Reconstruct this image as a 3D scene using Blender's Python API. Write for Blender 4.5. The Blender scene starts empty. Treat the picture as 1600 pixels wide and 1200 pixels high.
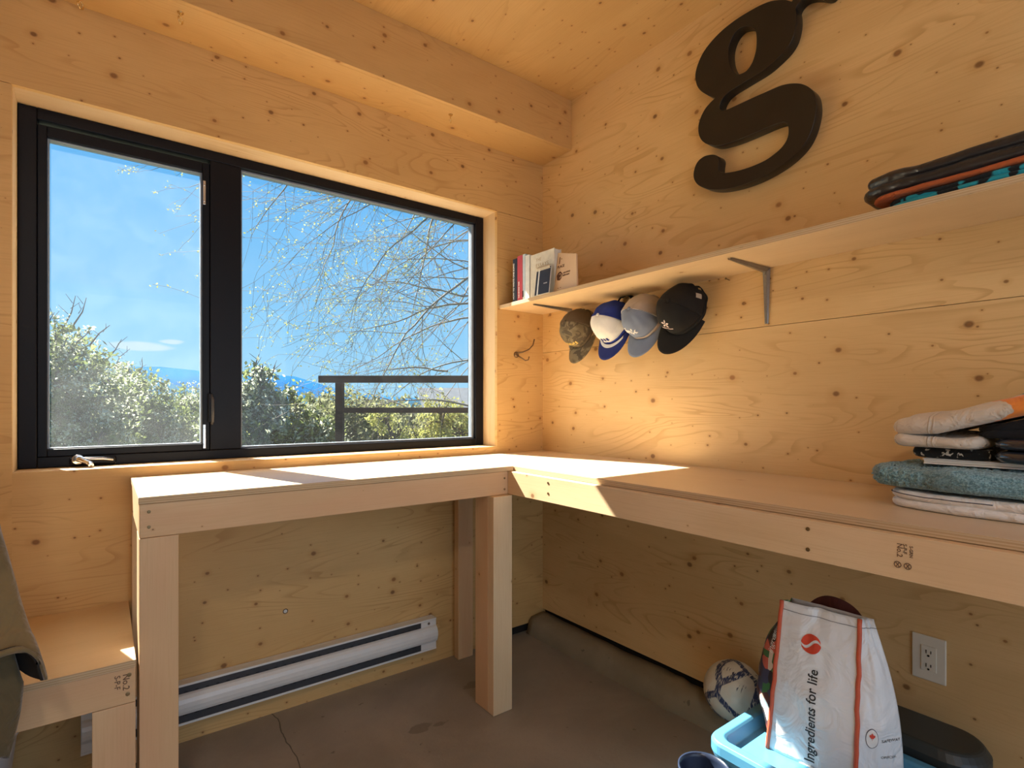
import bpy, bmesh, math, random
from mathutils import Vector, Matrix, noise, Quaternion
D = bpy.data
S = bpy.context.scene
COL = S.collection
PI = math.pi
random.seed(7)

# ------------------------------------------------------------------ camera
CAM = Vector((-1.8665, -2.2130, 1.18))
YAW = 0.6442
FPX = 849.0
cam_d = D.cameras.new('camera')
cam = D.objects.new('camera', cam_d)
COL.objects.link(cam)
cam.location = CAM
cam.rotation_euler = (PI / 2, 0, -YAW)
cam_d.sensor_width = 36
cam_d.lens = 36 * FPX / 1600
cam_d.shift_y = 33 / 1600
cam_d.clip_start = 0.02
cam_d.clip_end = 3000
S.camera = cam
S.view_settings.view_transform = 'Standard'
S.view_settings.look = 'None'
S.view_settings.gamma = 1
S.view_settings.exposure = 0.46

FW = Vector((math.sin(YAW), math.cos(YAW), 0))
RT = Vector((math.cos(YAW), -math.sin(YAW), 0))
def P(px, py, d):
    """point seen at photo pixel (px,py) at depth d metres"""
    return CAM + FW * d + RT * ((px - 800) / FPX * d) + Vector((0, 0, (633 - py) / FPX * d))
def PX(px, py, x):
    """point on the plane X=x"""
    r = FW + RT * ((px - 800) / FPX) + Vector((0, 0, (633 - py) / FPX))
    return CAM + r * ((x - CAM.x) / r.x)

# ------------------------------------------------------------------ node helpers
class NT:
    def __init__(s, tree):
        s.t = tree; s.n = tree.nodes; s.l = tree.links
    def node(s, kind, **kw):
        n = s.n.new(kind)
        for k, v in kw.items():
            if k == 'ins':
                for a, b in v.items():
                    s.inp(n, a, b)
            else:
                setattr(n, k, v)
        return n
    def inp(s, n, key, v):
        i = n.inputs[key]
        if isinstance(v, bpy.types.NodeSocket):
            s.l.new(v, i)
        else:
            i.default_value = v
    def math(s, op, a, b=0.0, c=None, clamp=False):
        n = s.node('ShaderNodeMath', operation=op, use_clamp=clamp)
        s.inp(n, 0, a); s.inp(n, 1, b)
        if c is not None: s.inp(n, 2, c)
        return n.outputs[0]
    def mix(s, f, a, b, mode='MIX'):
        n = s.node('ShaderNodeMix', data_type='RGBA', blend_type=mode)
        s.inp(n, 0, f); s.inp(n, 6, a); s.inp(n, 7, b)
        return n.outputs[2]
    def ss(s, v, lo, hi, a=0.0, b=1.0):
        n = s.node('ShaderNodeMapRange', interpolation_type='SMOOTHSTEP')
        s.inp(n, 0, v); s.inp(n, 1, lo); s.inp(n, 2, hi); s.inp(n, 3, a); s.inp(n, 4, b)
        return n.outputs[0]
    def mapping(s, v, scale=(1, 1, 1), loc=(0, 0, 0), rot=(0, 0, 0)):
        n = s.node('ShaderNodeMapping')
        s.inp(n, 0, v); s.inp(n, 1, loc); s.inp(n, 2, rot); s.inp(n, 3, scale)
        return n.outputs[0]
    def noise(s, v, scale=1.0, detail=2.0, rough=0.5, dist=0.0, dim='3D'):
        n = s.node('ShaderNodeTexNoise', noise_dimensions=dim)
        s.inp(n, 'Vector', v); s.inp(n, 'Scale', scale); s.inp(n, 'Detail', detail)
        s.inp(n, 'Roughness', rough); s.inp(n, 'Distortion', dist)
        return n.outputs[0]

def C4(c): return (c[0], c[1], c[2], 1.0)
def srgb(r, g, b):
    f = lambda v: (v / 255 / 12.92) if v <= 10 else ((v / 255 + 0.055) / 1.055) ** 2.4
    return (f(r), f(g), f(b))

def new_mat(name):
    m = D.materials.new(name); m.use_nodes = True
    t = m.node_tree; t.nodes.clear()
    k = NT(t)
    out = k.node('ShaderNodeOutputMaterial')
    b = k.node('ShaderNodeBsdfPrincipled')
    k.l.new(b.outputs[0], out.inputs[0])
    return m, k, b, out

def plain(name, col, rough=0.6, metal=0.0, var=0.08, vscale=30, bump=0.0, bscale=200, spec=0.5, coat=0.0, sheen=0.0, sss=0.0):
    m, k, b, o = new_mat(name)
    tc = k.node('ShaderNodeTexCoord').outputs['Object']
    n = k.noise(tc, vscale, 4, 0.6)
    f = k.ss(n, 0.3, 0.7)
    c = k.mix(f, C4([x * (1 - var) for x in col]), C4([min(1, x * (1 + var)) for x in col]))
    k.inp(b, 'Base Color', c)
    k.inp(b, 'Roughness', rough); k.inp(b, 'Metallic', metal)
    k.inp(b, 'Specular IOR Level', spec); k.inp(b, 'Coat Weight', coat)
    if sheen: k.inp(b, 'Sheen Weight', sheen)
    if bump:
        n2 = k.noise(tc, bscale, 3, 0.6)
        bp = k.node('ShaderNodeBump', ins={'Strength': bump, 'Distance': 0.002, 'Height': n2})
        k.inp(b, 'Normal', bp.outputs[0])
    return m

def wood(name, base, line=0.72, knots=5.6, kpres=0.35, kr=0.055, rough=0.5, straight=False, pink=0.0, coat=0.0,
         spec=0.4, knot_dark=1.0, contrast=1.0):
    """fir plywood or lumber; uses the UV map in metres with the grain along U"""
    m, k, b, o = new_mat(name)
    uv = k.node('ShaderNodeUVMap').outputs[0]
    base = Vector(base)
    light = C4(base * 1.06); mid = C4(base); dark = C4((base.x * 0.78, base.y * 0.68, base.z * 0.56))
    # broad patches
    big = k.noise(k.mapping(uv, (0.9, 2.2, 1)), 1.6, 3, 0.55, 0.6)
    c = k.mix(k.ss(big, 0.32, 0.68), dark and C4((base.x * 0.95, base.y * 0.92, base.z * 0.87)), light)
    # growth-ring contours
    if straight:
        h = k.noise(k.mapping(uv, (0.35, 9, 1)), 1.0, 2, 0.5, 0.3)
        rings = k.math('MULTIPLY', h, 16)
    else:
        h = k.noise(k.mapping(uv, (0.75, 4.2, 1)), 1.0, 2.5, 0.5, 0.5)
        rings = k.math('MULTIPLY', h, 26)
    fr = k.math('FRACT', rings)
    ln = k.ss(fr, 0.62, 0.95)
    ln = k.math('MULTIPLY', ln, k.ss(fr, 1.0, 0.96))
    vary = k.noise(k.mapping(uv, (1.6, 5, 1), (3, 1, 0)), 1.5, 2)
    ln = k.math('MULTIPLY', ln, k.ss(vary, 0.38, 0.66))
    c = k.mix(k.math('MULTIPLY', ln, line * contrast), c, dark)
    # fine fibre streaks
    st = k.noise(k.mapping(uv, (7, 260, 1)), 1.0, 3, 0.6)
    c = k.mix(k.ss(st, 0.42, 0.75, 0, 0.26 * contrast), c, dark)
    if pink:
        pn = k.noise(k.mapping(uv, (1.2, 7, 1), (9, 4, 0)), 1.0, 2)
        c = k.mix(k.ss(pn, 0.42, 0.65, 0, pink), c, C4((base.x * 0.95, base.y * 0.74, base.z * 0.72)))
    # knots, two sizes
    warp = k.noise(uv, 22, 2)
    for (sc, pres, r0, off) in ((knots, kpres, kr, (0, 0, 0)), (knots * 1.75, kpres + 0.2, kr * 0.62, (5.3, 2.1, 0))):
        v = k.node('ShaderNodeTexVoronoi', voronoi_dimensions='2D', feature='F1')
        k.inp(v, 'Vector', k.mapping(uv, (0.82, 1.0, 1), off)); k.inp(v, 'Scale', sc); k.inp(v, 'Randomness', 0.95)
        sep = k.node('ShaderNodeSeparateColor'); k.l.new(v.outputs['Color'], sep.inputs[0])
        rr = k.ss(sep.outputs[0], pres, 1.0, 0.0, r0)
        rr = k.math('MAXIMUM', rr, 0.0001)
        q = k.math('DIVIDE', v.outputs['Distance'], rr)
        q = k.math('ADD', q, k.math('MULTIPLY', k.math('SUBTRACT', warp, 0.5), 0.5))
        tint = k.mix(sep.outputs[1], C4((base.x * 0.42, base.y * 0.26, base.z * 0.15)), C4((base.x * 0.2, base.y * 0.11, base.z * 0.07)))
        c = k.mix(k.ss(q, 3.4, 0.9, 0, 0.30), c, C4((base.x * 0.72, base.y * 0.52, base.z * 0.3)))
        c = k.mix(k.math('MULTIPLY', k.ss(q, 1.25, 0.5, 0, 0.82 * knot_dark), k.ss(rr, 0.001, 0.01)), c, tint)
        c = k.mix(k.math('MULTIPLY', k.ss(q, 0.55, 0.25, 0, 0.35), sep.outputs[2]), c, C4((base.x * 0.5, base.y * 0.33, base.z * 0.2)))
    k.inp(b, 'Base Color', c)
    k.inp(b, 'Roughness', rough); k.inp(b, 'Specular IOR Level', spec); k.inp(b, 'Coat Weight', coat); k.inp(b, 'Coat Roughness', 0.25)
    bp = k.node('ShaderNodeBump', ins={'Strength': 0.25, 'Distance': 0.0008, 'Height': st})
    k.inp(b, 'Normal', bp.outputs[0])
    return m

def ply_edge(name, base):
    m, k, b, o = new_mat(name)
    uv = k.node('ShaderNodeUVMap').outputs[0]
    sp = k.node('ShaderNodeSeparateXYZ'); k.l.new(uv, sp.inputs[0])
    v = k.math('FRACT', k.math('MULTIPLY', sp.outputs[1], 170))
    band = k.ss(v, 0.45, 0.55)
    n = k.noise(k.mapping(uv, (3, 400, 1)), 1, 3)
    c = k.mix(band, C4(base), C4((base[0] * 0.82, base[1] * 0.75, base[2] * 0.66)))
    c = k.mix(k.ss(n, 0.55, 0.75, 0, 0.5), c, C4((base[0] * 0.45, base[1] * 0.33, base[2] * 0.22)))
    vo = k.noise(k.mapping(uv, (14, 260, 1), (2, 0, 0)), 1, 1)
    c = k.mix(k.ss(vo, 0.76, 0.8, 0, 0.9), c, (0.03, 0.02, 0.012, 1))
    k.inp(b, 'Base Color', c); k.inp(b, 'Roughness', 0.75)
    return m

# ------------------------------------------------------------------ world, sun, lamps
SUN_DIR = Vector((0.30, -1.0, -1.02)).normalized()       # direction the light travels
w = D.worlds.new('world'); S.world = w; w.use_nodes = True
k = NT(w.node_tree); k.n.clear()
gen = k.node('ShaderNodeTexCoord').outputs['Generated']
sp = k.node('ShaderNodeSeparateXYZ'); k.l.new(gen, sp.inputs[0])
ramp = k.node('ShaderNodeValToRGB'); k.l.new(sp.outputs[2], ramp.inputs[0])
e = ramp.color_ramp.elements
e[0].position = 0.0; e[0].color = (*srgb(165, 218, 250), 1)
e[1].position = 1.0; e[1].color = (*srgb(70, 140, 225), 1)
for p_, c_ in ((0.12, srgb(142, 206, 250)), (0.32, srgb(112, 190, 250)), (0.55, srgb(90, 170, 245))):
    q_ = e.new(p_); q_.color = (*c_, 1)
# little clouds low over the hills
cn = k.noise(k.mapping(gen, (6, 6, 40)), 1.6, 5, 0.6, 0.4)
def cloud(center, su, sz):
    cdir = (P(*center, 1) - CAM).normalized()
    tang = Vector((cdir.y, -cdir.x, 0)).normalized()
    d1 = k.node('ShaderNodeVectorMath', operation='DOT_PRODUCT'); k.inp(d1, 0, gen); k.inp(d1, 1, tang)
    a = k.math('DIVIDE', k.math('SUBTRACT', d1.outputs['Value'], cdir.dot(tang)), su)
    bq = k.math('DIVIDE', k.math('SUBTRACT', sp.outputs[2], cdir.z), sz)
    r = k.math('ADD', k.math('MULTIPLY', a, a), k.math('MULTIPLY', bq, bq))
    d2 = k.node('ShaderNodeVectorMath', operation='DOT_PRODUCT'); k.inp(d2, 0, gen); k.inp(d2, 1, cdir)
    r = k.math('ADD', k.math('SUBTRACT', r, k.math('MULTIPLY', k.math('SUBTRACT', cn, 0.5), 2.2)), k.math('LESS_THAN', d2.outputs['Value'], 0.0))
    return k.ss(r, 1.0, 0.2, 0, 0.85)
cm = k.math('MAXIMUM', cloud((215, 541), 0.048, 0.009), cloud((268, 534), 0.02, 0.0045))
sky = k.mix(cm, ramp.outputs[0], (*srgb(205, 228, 246), 1))
bg = k.node('ShaderNodeBackground'); k.inp(bg, 0, sky); k.inp(bg, 1, 0.76)
wo = k.node('ShaderNodeOutputWorld'); k.l.new(bg.outputs[0], wo.inputs[0])

sun_d = D.lights.new('sun', 'SUN'); sun_d.energy = 23; sun_d.angle = 0.009; sun_d.color = (1.0, 0.94, 0.84)
sun = D.objects.new('sun', sun_d); COL.objects.link(sun)
sun.rotation_euler = SUN_DIR.to_track_quat('-Z', 'Y').to_euler()
sun.location = (-3, 8, 8)

def area(name, loc, direction, sx, sy, energy, col):
    l = D.lights.new(name, 'AREA'); l.shape = 'RECTANGLE'; l.size = sx; l.size_y = sy; l.energy = energy; l.color = col
    o = D.objects.new(name, l); COL.objects.link(o); o.location = loc
    o.rotation_euler = Vector(direction).to_track_quat('-Z', 'Z').to_euler()
    return o
# daylight entering by the open doorway in the back wall, and an added fill lamp up behind the camera
area('doorway_daylight', (-1.25, -3.62, 1.12), (0, 1, 0), 1.9, 2.1, 10.5, (0.93, 0.92, 1.0))
area('added_ceiling_fill', (-2.31, -2.98, 2.58), (0.35, 0.3, -1), 0.18, 0.18, 7, (1.0, 0.94, 0.86))  # added to brighten the interior, no fixture belongs to it

# ------------------------------------------------------------------ materials
M = {}
M['ply'] = wood('fir_plywood', (0.66, 0.415, 0.165), knots=7.2, kpres=0.04, kr=0.068, rough=0.55)
M['ply_right'] = wood('fir_plywood_pale', (0.72, 0.485, 0.225), knots=7.0, kpres=0.04, kr=0.070, rough=0.5)
M['ply_top'] = wood('sanded_plywood_top', (0.72, 0.55, 0.37), line=0.12, knots=3.0, kpres=0.8, kr=0.03, rough=0.33, coat=0.12, spec=0.5, contrast=0.5, knot_dark=0.3)
M['ply_shelf'] = wood('shelf_plywood', (0.72, 0.53, 0.31), line=0.2, knots=4.0, kpres=0.75, kr=0.03, rough=0.5, contrast=0.7)
M['ply_beam'] = wood('beam_plywood', (0.64, 0.395, 0.155), knots=6.5, kpres=0.1, kr=0.06, rough=0.55, line=0.35)
M['ply_reveal'] = wood('reveal_wood', (0.72, 0.52, 0.30), knots=4.0, kpres=0.6, kr=0.04, rough=0.5, straight=True, contrast=0.8)
M['lumber'] = wood('spruce_lumber', (0.70, 0.48, 0.275), knots=6.0, kpres=0.60, kr=0.05, rough=0.55, straight=True, pink=0.35, line=0.16)
M['lumber_pale'] = wood('spruce_lumber_pale', (0.73, 0.53, 0.32), knots=5.0, kpres=0.65, kr=0.05, rough=0.5, straight=True, pink=0.15, line=0.14)
M['edge'] = ply_edge('plywood_edge', (0.62, 0.46, 0.28))
M['dark_gap'] = plain('dark_gap', (0.012, 0.01, 0.008), 0.9)
M['black_alu'] = plain('black_window_frame', (0.0035, 0.0038, 0.007), 0.42, spec=0.2, var=0.04)
M['gasket'] = plain('grey_gasket', (0.20, 0.23, 0.28), 0.4)
M['chrome'] = plain('chrome', (0.75, 0.75, 0.76), 0.18, metal=1.0)
M['steel'] = plain('grey_steel', (0.30, 0.29, 0.27), 0.38, metal=0.85)
M['screw'] = plain('brass_screw', (0.25, 0.17, 0.08), 0.4, metal=0.7)
M['brass'] = plain('brass', (0.8, 0.62, 0.32), 0.25, metal=1.0)
M['bronze'] = plain('aged_bronze', (0.22, 0.15, 0.09), 0.4, metal=0.8)
M['white_enamel'] = plain('white_enamel', (0.78, 0.76, 0.72), 0.3, var=0.02)
M['heater_dark'] = plain('dark_steel', (0.055, 0.055, 0.06), 0.45, metal=0.3)
M['black'] = plain('black_paint', (0.014, 0.012, 0.010), 0.35, spec=0.45, var=0.15, vscale=8, bump=0.05, bscale=60)
M['white_plastic'] = plain('white_plastic', (0.80, 0.73, 0.60), 0.35, var=0.01)
M['slot'] = plain('slot_black', (0.01, 0.01, 0.01), 0.6)
M['paper'] = plain('paper', (0.75, 0.72, 0.65), 0.8, var=0.02)
M['ink'] = plain('ink', (0.02, 0.018, 0.018), 0.7)
M['burn0'] = plain('knot_bark_ring', (0.10, 0.05, 0.025), 0.8)
M['stamp'] = plain('brown_stamp_ink', (0.16, 0.085, 0.045), 0.8)

def glass_mat(name, dust):
    m = D.materials.new(name); m.use_nodes = True; k = NT(m.node_tree); k.n.clear()
    o = k.node('ShaderNodeOutputMaterial')
    tr = k.node('ShaderNodeBsdfTransparent', ins={0: (0.965, 0.985, 0.98, 1)})
    gl = k.node('ShaderNodeBsdfGlossy', ins={0: (1, 1, 1, 1), 'Roughness': 0.02})
    fr = k.node('ShaderNodeFresnel', ins={0: 1.25})
    mx = k.node('ShaderNodeMixShader'); k.l.new(fr.outputs[0], mx.inputs[0]); k.l.new(tr.outputs[0], mx.inputs[1]); k.l.new(gl.outputs[0], mx.inputs[2])
    last = mx.outputs[0]
    if dust:
        tl = k.node('ShaderNodeBsdfTranslucent', ins={0: (0.9, 0.9, 0.9, 1)})
        tc = k.node('ShaderNodeTexCoord').outputs['Object']
        n = k.noise(tc, 9, 5, 0.65, 0.4)
        f = k.ss(n, 0.3, 0.75, dust * 0.7, dust * 1.3)
        m2 = k.node('ShaderNodeMixShader'); k.inp(m2, 0, f); k.l.new(last, m2.inputs[1]); k.l.new(tl.outputs[0], m2.inputs[2])
        last = m2.outputs[0]
    k.l.new(last, o.inputs[0])
    return m
M['glass'] = glass_mat('window_glass', 0.004)
M['glass_dusty'] = glass_mat('dusty_window_glass', 0.013)

def concrete(name, base, stains=True):
    m, k, b, o = new_mat(name)
    tc = k.node('ShaderNodeTexCoord').outputs['Object']
    a = k.noise(tc, 2.2, 6, 0.6, 0.5)
    c = k.mix(k.ss(a, 0.3, 0.7), C4([x * 0.82 for x in base]), C4([x * 1.15 for x in base]))
    s = k.noise(tc, 70, 5, 0.7)
    c = k.mix(k.ss(s, 0.55, 0.85, 0, 0.35), c, C4([x * 0.5 for x in base]))
    sp2 = k.noise(tc, 26, 2, 0.5)
    c = k.mix(k.ss(sp2, 0.71, 0.76, 0, 0.5), c, (0.05, 0.035, 0.025, 1))
    if stains:
        for (cx, cy, ra, rb) in ((-0.945, -0.425, 0.05, 0.028), (-0.87, -0.445, 0.035, 0.014), (-0.92, -0.95, 0.16, 0.05), (-0.62, -0.28, 0.05, 0.03)):
            mp = k.mapping(tc, (1 / ra, 1 / rb, 0), (-cx / ra, -cy / rb, 0))
            ln = k.node('ShaderNodeVectorMath', operation='LENGTH'); k.inp(ln, 0, mp)
            q = k.math('ADD', ln.outputs['Value'], k.math('MULTIPLY', k.math('SUBTRACT', k.noise(tc, 30, 3), 0.5), 1.6))
            c = k.mix(k.ss(q, 1.0, 0.8, 0, 0.55), c, C4([x * 0.35 for x in base]))
        # hairline crack
        sx = k.node('ShaderNodeSeparateXYZ'); k.l.new(tc, sx.inputs[0])
        wob = k.math('MULTIPLY', k.math('SUBTRACT', k.noise(tc, 6, 3), 0.5), 0.05)
        dx = k.math('ABSOLUTE', k.math('ADD', k.math('ADD', sx.outputs[0], 1.352), wob))
        c = k.mix(k.ss(dx, 0.003, 0.0008, 0, 0.8), c, (0.03, 0.025, 0.02, 1))
    k.inp(b, 'Base Color', c); k.inp(b, 'Roughness', k.ss(a, 0.2, 0.8, 0.35, 0.6) if stains else 0.75)
    bp = k.node('ShaderNodeBump', ins={'Strength': 0.35, 'Distance': 0.003, 'Height': s})
    k.inp(b, 'Normal', bp.outputs[0])
    return m
M['floor'] = concrete('concrete_floor', (0.34, 0.285, 0.225))
M['curb'] = concrete('concrete_curb', (0.30, 0.25, 0.17), False)

# ------------------------------------------------------------------ mesh helpers
class MB:
    def __init__(s):
        s.v = []; s.f = []; s.uv = []; s.mi = []
    def face(s, idx, uvs=None, mi=0):
        s.f.append(tuple(idx)); s.uv.append(uvs or [(s.v[i][0] + s.v[i][1], s.v[i][2]) for i in idx]); s.mi.append(mi)
    def box(s, x0, x1, y0, y1, z0, z1, grain='x', edge_axes=(), off=None):
        """axis-aligned box, UV in metres with the grain along U; faces whose normal is in edge_axes take material 1"""
        if off is None: off = (random.uniform(0, 40), random.uniform(0, 40))
        b = len(s.v)
        s.v += [(x, y, z) for z in (z0, z1) for y in (y0, y1) for x in (x0, x1)]
        Q = (((0, 4, 6, 2), 'x'), ((1, 3, 7, 5), 'x'), ((0, 1, 5, 4), 'y'), ((2, 6, 7, 3), 'y'), ((0, 2, 3, 1), 'z'), ((4, 5, 7, 6), 'z'))
        ax = 'xyz'
        for n, (q, nrm) in enumerate(Q):
            rest = [a for a in ax if a != nrm]
            if nrm in edge_axes:
                ua, va = ('x' if nrm == 'y' else 'y', 'z') if nrm != 'z' else (grain if grain in rest else rest[0], [a for a in rest if a != (grain if grain in rest else rest[0])][0])
                uvs = [(s.v[b + i][ax.index(ua)] + off[0], s.v[b + i][ax.index(va)]) for i in q]
                s.face([b + i for i in q], uvs, 1); continue
            g = grain if grain in rest else rest[0]
            o_ = [a for a in rest if a != g][0]
            uvs = [(s.v[b + i][ax.index(g)] + off[0], s.v[b + i][ax.index(o_)] + off[1] + n * 0.37) for i in q]
            s.face([b + i for i in q], uvs, 0)
        return s
    def tube(s, pts, r, n=8, caps=True, mi=0):
        """tube along pts; r a number or a list"""
        pts = [Vector(p) for p in pts]
        if not isinstance(r, (list, tuple)): r = [r] * len(pts)
        rings = []; up = None
        for i, p in enumerate(pts):
            t = (pts[min(i + 1, len(pts) - 1)] - pts[max(i - 1, 0)])
            if t.length < 1e-9: t = Vector((0, 0, 1))
            t.normalize()
            if up is None:
                up = t.orthogonal().normalized()
            else:
                up = up - t * up.dot(t)
                if up.length < 1e-6: up = t.orthogonal()
                up.normalize()
            bi = t.cross(up)
            base = len(s.v); rings.append(base)
            for j in range(n):
                a = 2 * PI * j / n
                s.v.append(tuple(p + (up * math.cos(a) + bi * math.sin(a)) * r[i]))
        for a, b in zip(rings, rings[1:]):
            for j in range(n):
                s.face((a + j, a + (j + 1) % n, b + (j + 1) % n, b + j), mi=mi)
        if caps:
            s.face([rings[0] + j for j in range(n)][::-1], mi=mi); s.face([rings[-1] + j for j in range(n)], mi=mi)
        return s
    def lathe(s, prof, n=24, center=(0, 0, 0), axis='z', mi=0):
        rings = []
        for (r, h) in prof:
            base = len(s.v); rings.append(base)
            for j in range(n):
                a = 2 * PI * j / n
                x, y, z = r * math.cos(a), r * math.sin(a), h
                if axis == 'y': x, y, z = x, h, y
                if axis == 'x': x, y, z = h, x, y
                s.v.append((center[0] + x, center[1] + y, center[2] + z))
        for a, b in zip(rings, rings[1:]):
            for j in range(n):
                q = (a + j, a + (j + 1) % n, b + (j + 1) % n, b + j)
                s.face(q[::-1] if axis == 'y' else q, mi=mi)
        return s
    def prism(s, poly, to3d, t, mi=0):
        """polygon outline (2D list) mapped by to3d(u,v,w); w=0 and w=t faces"""
        n = len(poly); b = len(s.v)
        for wv in (0, t):
            for (u, v) in poly: s.v.append(tuple(to3d(u, v, wv)))
        s.face(range(b, b + n), mi=mi); s.face(list(range(b + n, b + 2 * n))[::-1], mi=mi)
        for i in range(n):
            j = (i + 1) % n
            s.face((b + j, b + i, b + n + i, b + n + j), mi=mi)
        return s
    def build(s, name, mats, parent=None, bevel=0, smooth=False, local=False, subsurf=0, solid=0, seg=2):
        me = D.meshes.new(name)
        off = Vector((0, 0, 0))
        if parent is not None and not local:
            off = root_loc(parent)
        me.from_pydata([tuple(Vector(v) - off) for v in s.v], [], s.f)
        ul = me.uv_layers.new(name='UVMap')
        flat = []
        for q in s.uv:
            for u in q: flat += [u[0], u[1]]
        ul.data.foreach_set('uv', flat)
        me.polygons.foreach_set('material_index', s.mi)
        if smooth: me.polygons.foreach_set('use_smooth', [True] * len(s.f))
        for m in (mats if isinstance(mats, (list, tuple)) else [mats]): me.materials.append(m)
        me.validate(); me.update()
        o = D.objects.new(name, me); COL.objects.link(o)
        if parent is not None: o.parent = parent
        if solid:
            q = o.modifiers.new('solid', 'SOLIDIFY'); q.thickness = solid; q.offset = 0
        if bevel:
            q = o.modifiers.new('bevel', 'BEVEL'); q.width = bevel; q.segments = seg; q.limit_method = 'ANGLE'; q.angle_limit = 0.6
        if subsurf:
            q = o.modifiers.new('sub', 'SUBSURF'); q.levels = subsurf; q.render_levels = subsurf
        return o

def root_loc(o):
    l = Vector((0, 0, 0))
    while o is not None:
        l += o.location; o = o.parent
    return l

def thing(name, label, cat, loc=(0, 0, 0), group=None, rot=None):
    o = D.objects.new(name, None); COL.objects.link(o); o.location = loc
    o.empty_display_size = 0.05
    o['label'] = label; o['category'] = cat
    if group: o['group'] = group
    if rot is not None:
        o.rotation_mode = 'QUATERNION'; o.rotation_quaternion = rot
    return o
def tag(o, label, cat, group=None, kind=None):
    if label: o['label'] = label
    if cat: o['category'] = cat
    if group: o['group'] = group
    if kind: o['kind'] = kind
    return o
def struct(o, label=None, cat=None):
    o['kind'] = 'structure'
    if label: o['label'] = label
    if cat: o['category'] = cat
    return o

def text(name, body, size, mat, parent, loc, rot, extrude=0.0006, offset=0.0, shear=0.0, align='LEFT', local=False, space=1.0):
    c = D.curves.new(name + '_curve', 'FONT'); c.body = body; c.size = size; c.extrude = extrude; c.offset = offset; c.shear = shear
    c.align_x = align; c.space_character = space; c.resolution_u = 3
    t = D.objects.new('tmp', c); COL.objects.link(t)
    dg = bpy.context.evaluated_depsgraph_get(); dg.update()
    me = D.meshes.new_from_object(t.evaluated_get(dg))
    D.objects.remove(t)
    me.materials.clear(); me.materials.append(mat)
    if me.uv_layers: pass
    o = D.objects.new(name, me); COL.objects.link(o)
    if parent is not None:
        o.parent = parent
        if not local: loc = Vector(loc) - root_loc(parent)
    o.location = loc
    o.rotation_mode = 'QUATERNION'; o.rotation_quaternion = rot
    return o
def frame_quat(xdir, ydir):
    x = Vector(xdir).normalized(); y = Vector(ydir); y = (y - x * y.dot(x)).normalized(); z = x.cross(y)
    return Matrix((x, y, z)).transposed().to_quaternion()

# ------------------------------------------------------------------ room shell
G = 0.0009
WX0, WX1, WZ0, WZ1 = -2.088, -0.298, 0.974, 2.147       # window opening
LX = -2.42                                             # left wall
BY = -3.5                                              # back wall
H = 2.70
# floor
struct(MB().box(LX - .2, 0.2, BY - 0.2, 0.22, -0.12, 0.0).build('floor', M['floor']), 'worn taupe concrete floor of the small plywood room', 'floor')
# window wall: plywood sheets with hairline seams over a dark backing
b = MB()
yb = 0.018
b.box(LX - .02, 0.018, 0, yb, WZ1 + G, H, 'x')
b.box(LX - .02, WX0, 0, yb, 0.0, WZ1 - G, 'x')
b.box(WX1, 0.018, 0, yb, 0.93, WZ1 - G, 'x')
b.box(WX0, WX1, 0, yb, 0.0, WZ0, 'x')
b.box(WX1, 0.018, 0, yb, 0.045, 0.93, 'x')
o = b.build('wall_front', M['ply'])
struct(o, 'knotty plywood wall around the black framed window', 'wall')
# inner wall core behind the sheets (window wall)
b = MB()
for (x0, x1, z0, z1) in ((LX - .2, WX0 - .018, -0.1, H + .1), (WX1 + .018, 0.22, -0.1, H + .1), (WX0 - .018, WX1 + .018, -0.1, WZ0 - .018), (WX0 - .018, WX1 + .018, WZ1 + .018, H + .1)):
    b.box(x0, x1, yb + .001, 0.20, z0, z1)
core = struct(b.build('wall_front_core', M['dark_gap']), 'dark wall core behind the window wall plywood', 'wall')
# right wall sheets
b = MB()
for (y0, y1, z0, z1) in ((BY, 0, 1.457 + G, H), (BY, 0, 0.10, 1.457 - G)):
    b.box(0, 0.018, y0, y1, z0, z1, 'y')
struct(b.build('wall_right', M['ply_right']), 'knotty plywood wall on the right, behind the long shelf', 'wall')
struct(MB().box(0.019, 0.2, BY - .2, 0.0185, -0.1, H + .1).build('wall_right_core', M['dark_gap']), 'dark wall core behind the right plywood wall', 'wall')
# left and back walls
struct(MB().box(LX - .2, LX, BY - .2, 0, 0, H + .1, 'y').build('wall_left', M['ply']), 'plywood wall on the left, outside the picture', 'wall')
b = MB()
b.box(LX, -2.25, BY - .15, BY, 0, H, 'x'); b.box(-0.25, 0, BY - .15, BY, 0, H, 'x'); b.box(-2.25, -0.25, BY - .15, BY, 2.25, H, 'x')
struct(b.build('wall_back', M['ply']), 'plywood wall with the open doorway behind the viewer', 'wall')
struct(MB().box(LX - .2, .2, BY - .2, 0.2, H, H + .12, 'y').build('ceiling', M['ply_beam']), 'orange toned fir plywood ceiling', 'ceiling')
# boxed beam over the window
b = MB()
b.box(LX, -0.001, -0.223, -0.205, 2.452, H, 'x')
b.box(LX, -0.001, -0.2045, 0, 2.452, 2.470, 'x')
struct(b.build('trim_1', M['ply_beam'], bevel=0.0012), 'boxed plywood beam running along the ceiling above the window', 'beam')
# window reveal boards
b = MB()
b.box(WX0, WX1, 0.0182, 0.20, WZ1, WZ1 + .018, 'x')
b.box(WX0, WX1, 0.0182, 0.20, WZ0 - .018, WZ0, 'x')
b.box(WX0 - .018, WX0, 0.0182, 0.20, WZ0 - .018, WZ1 + .018, 'z')
b.box(WX1, WX1 + .018, 0.0182, 0.20, WZ0 - .018, WZ1 + .018, 'z')
struct(b.build('trim_2', M['ply_reveal'], bevel=0.001), 'pale wooden boards lining the window opening', 'window trim')
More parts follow.
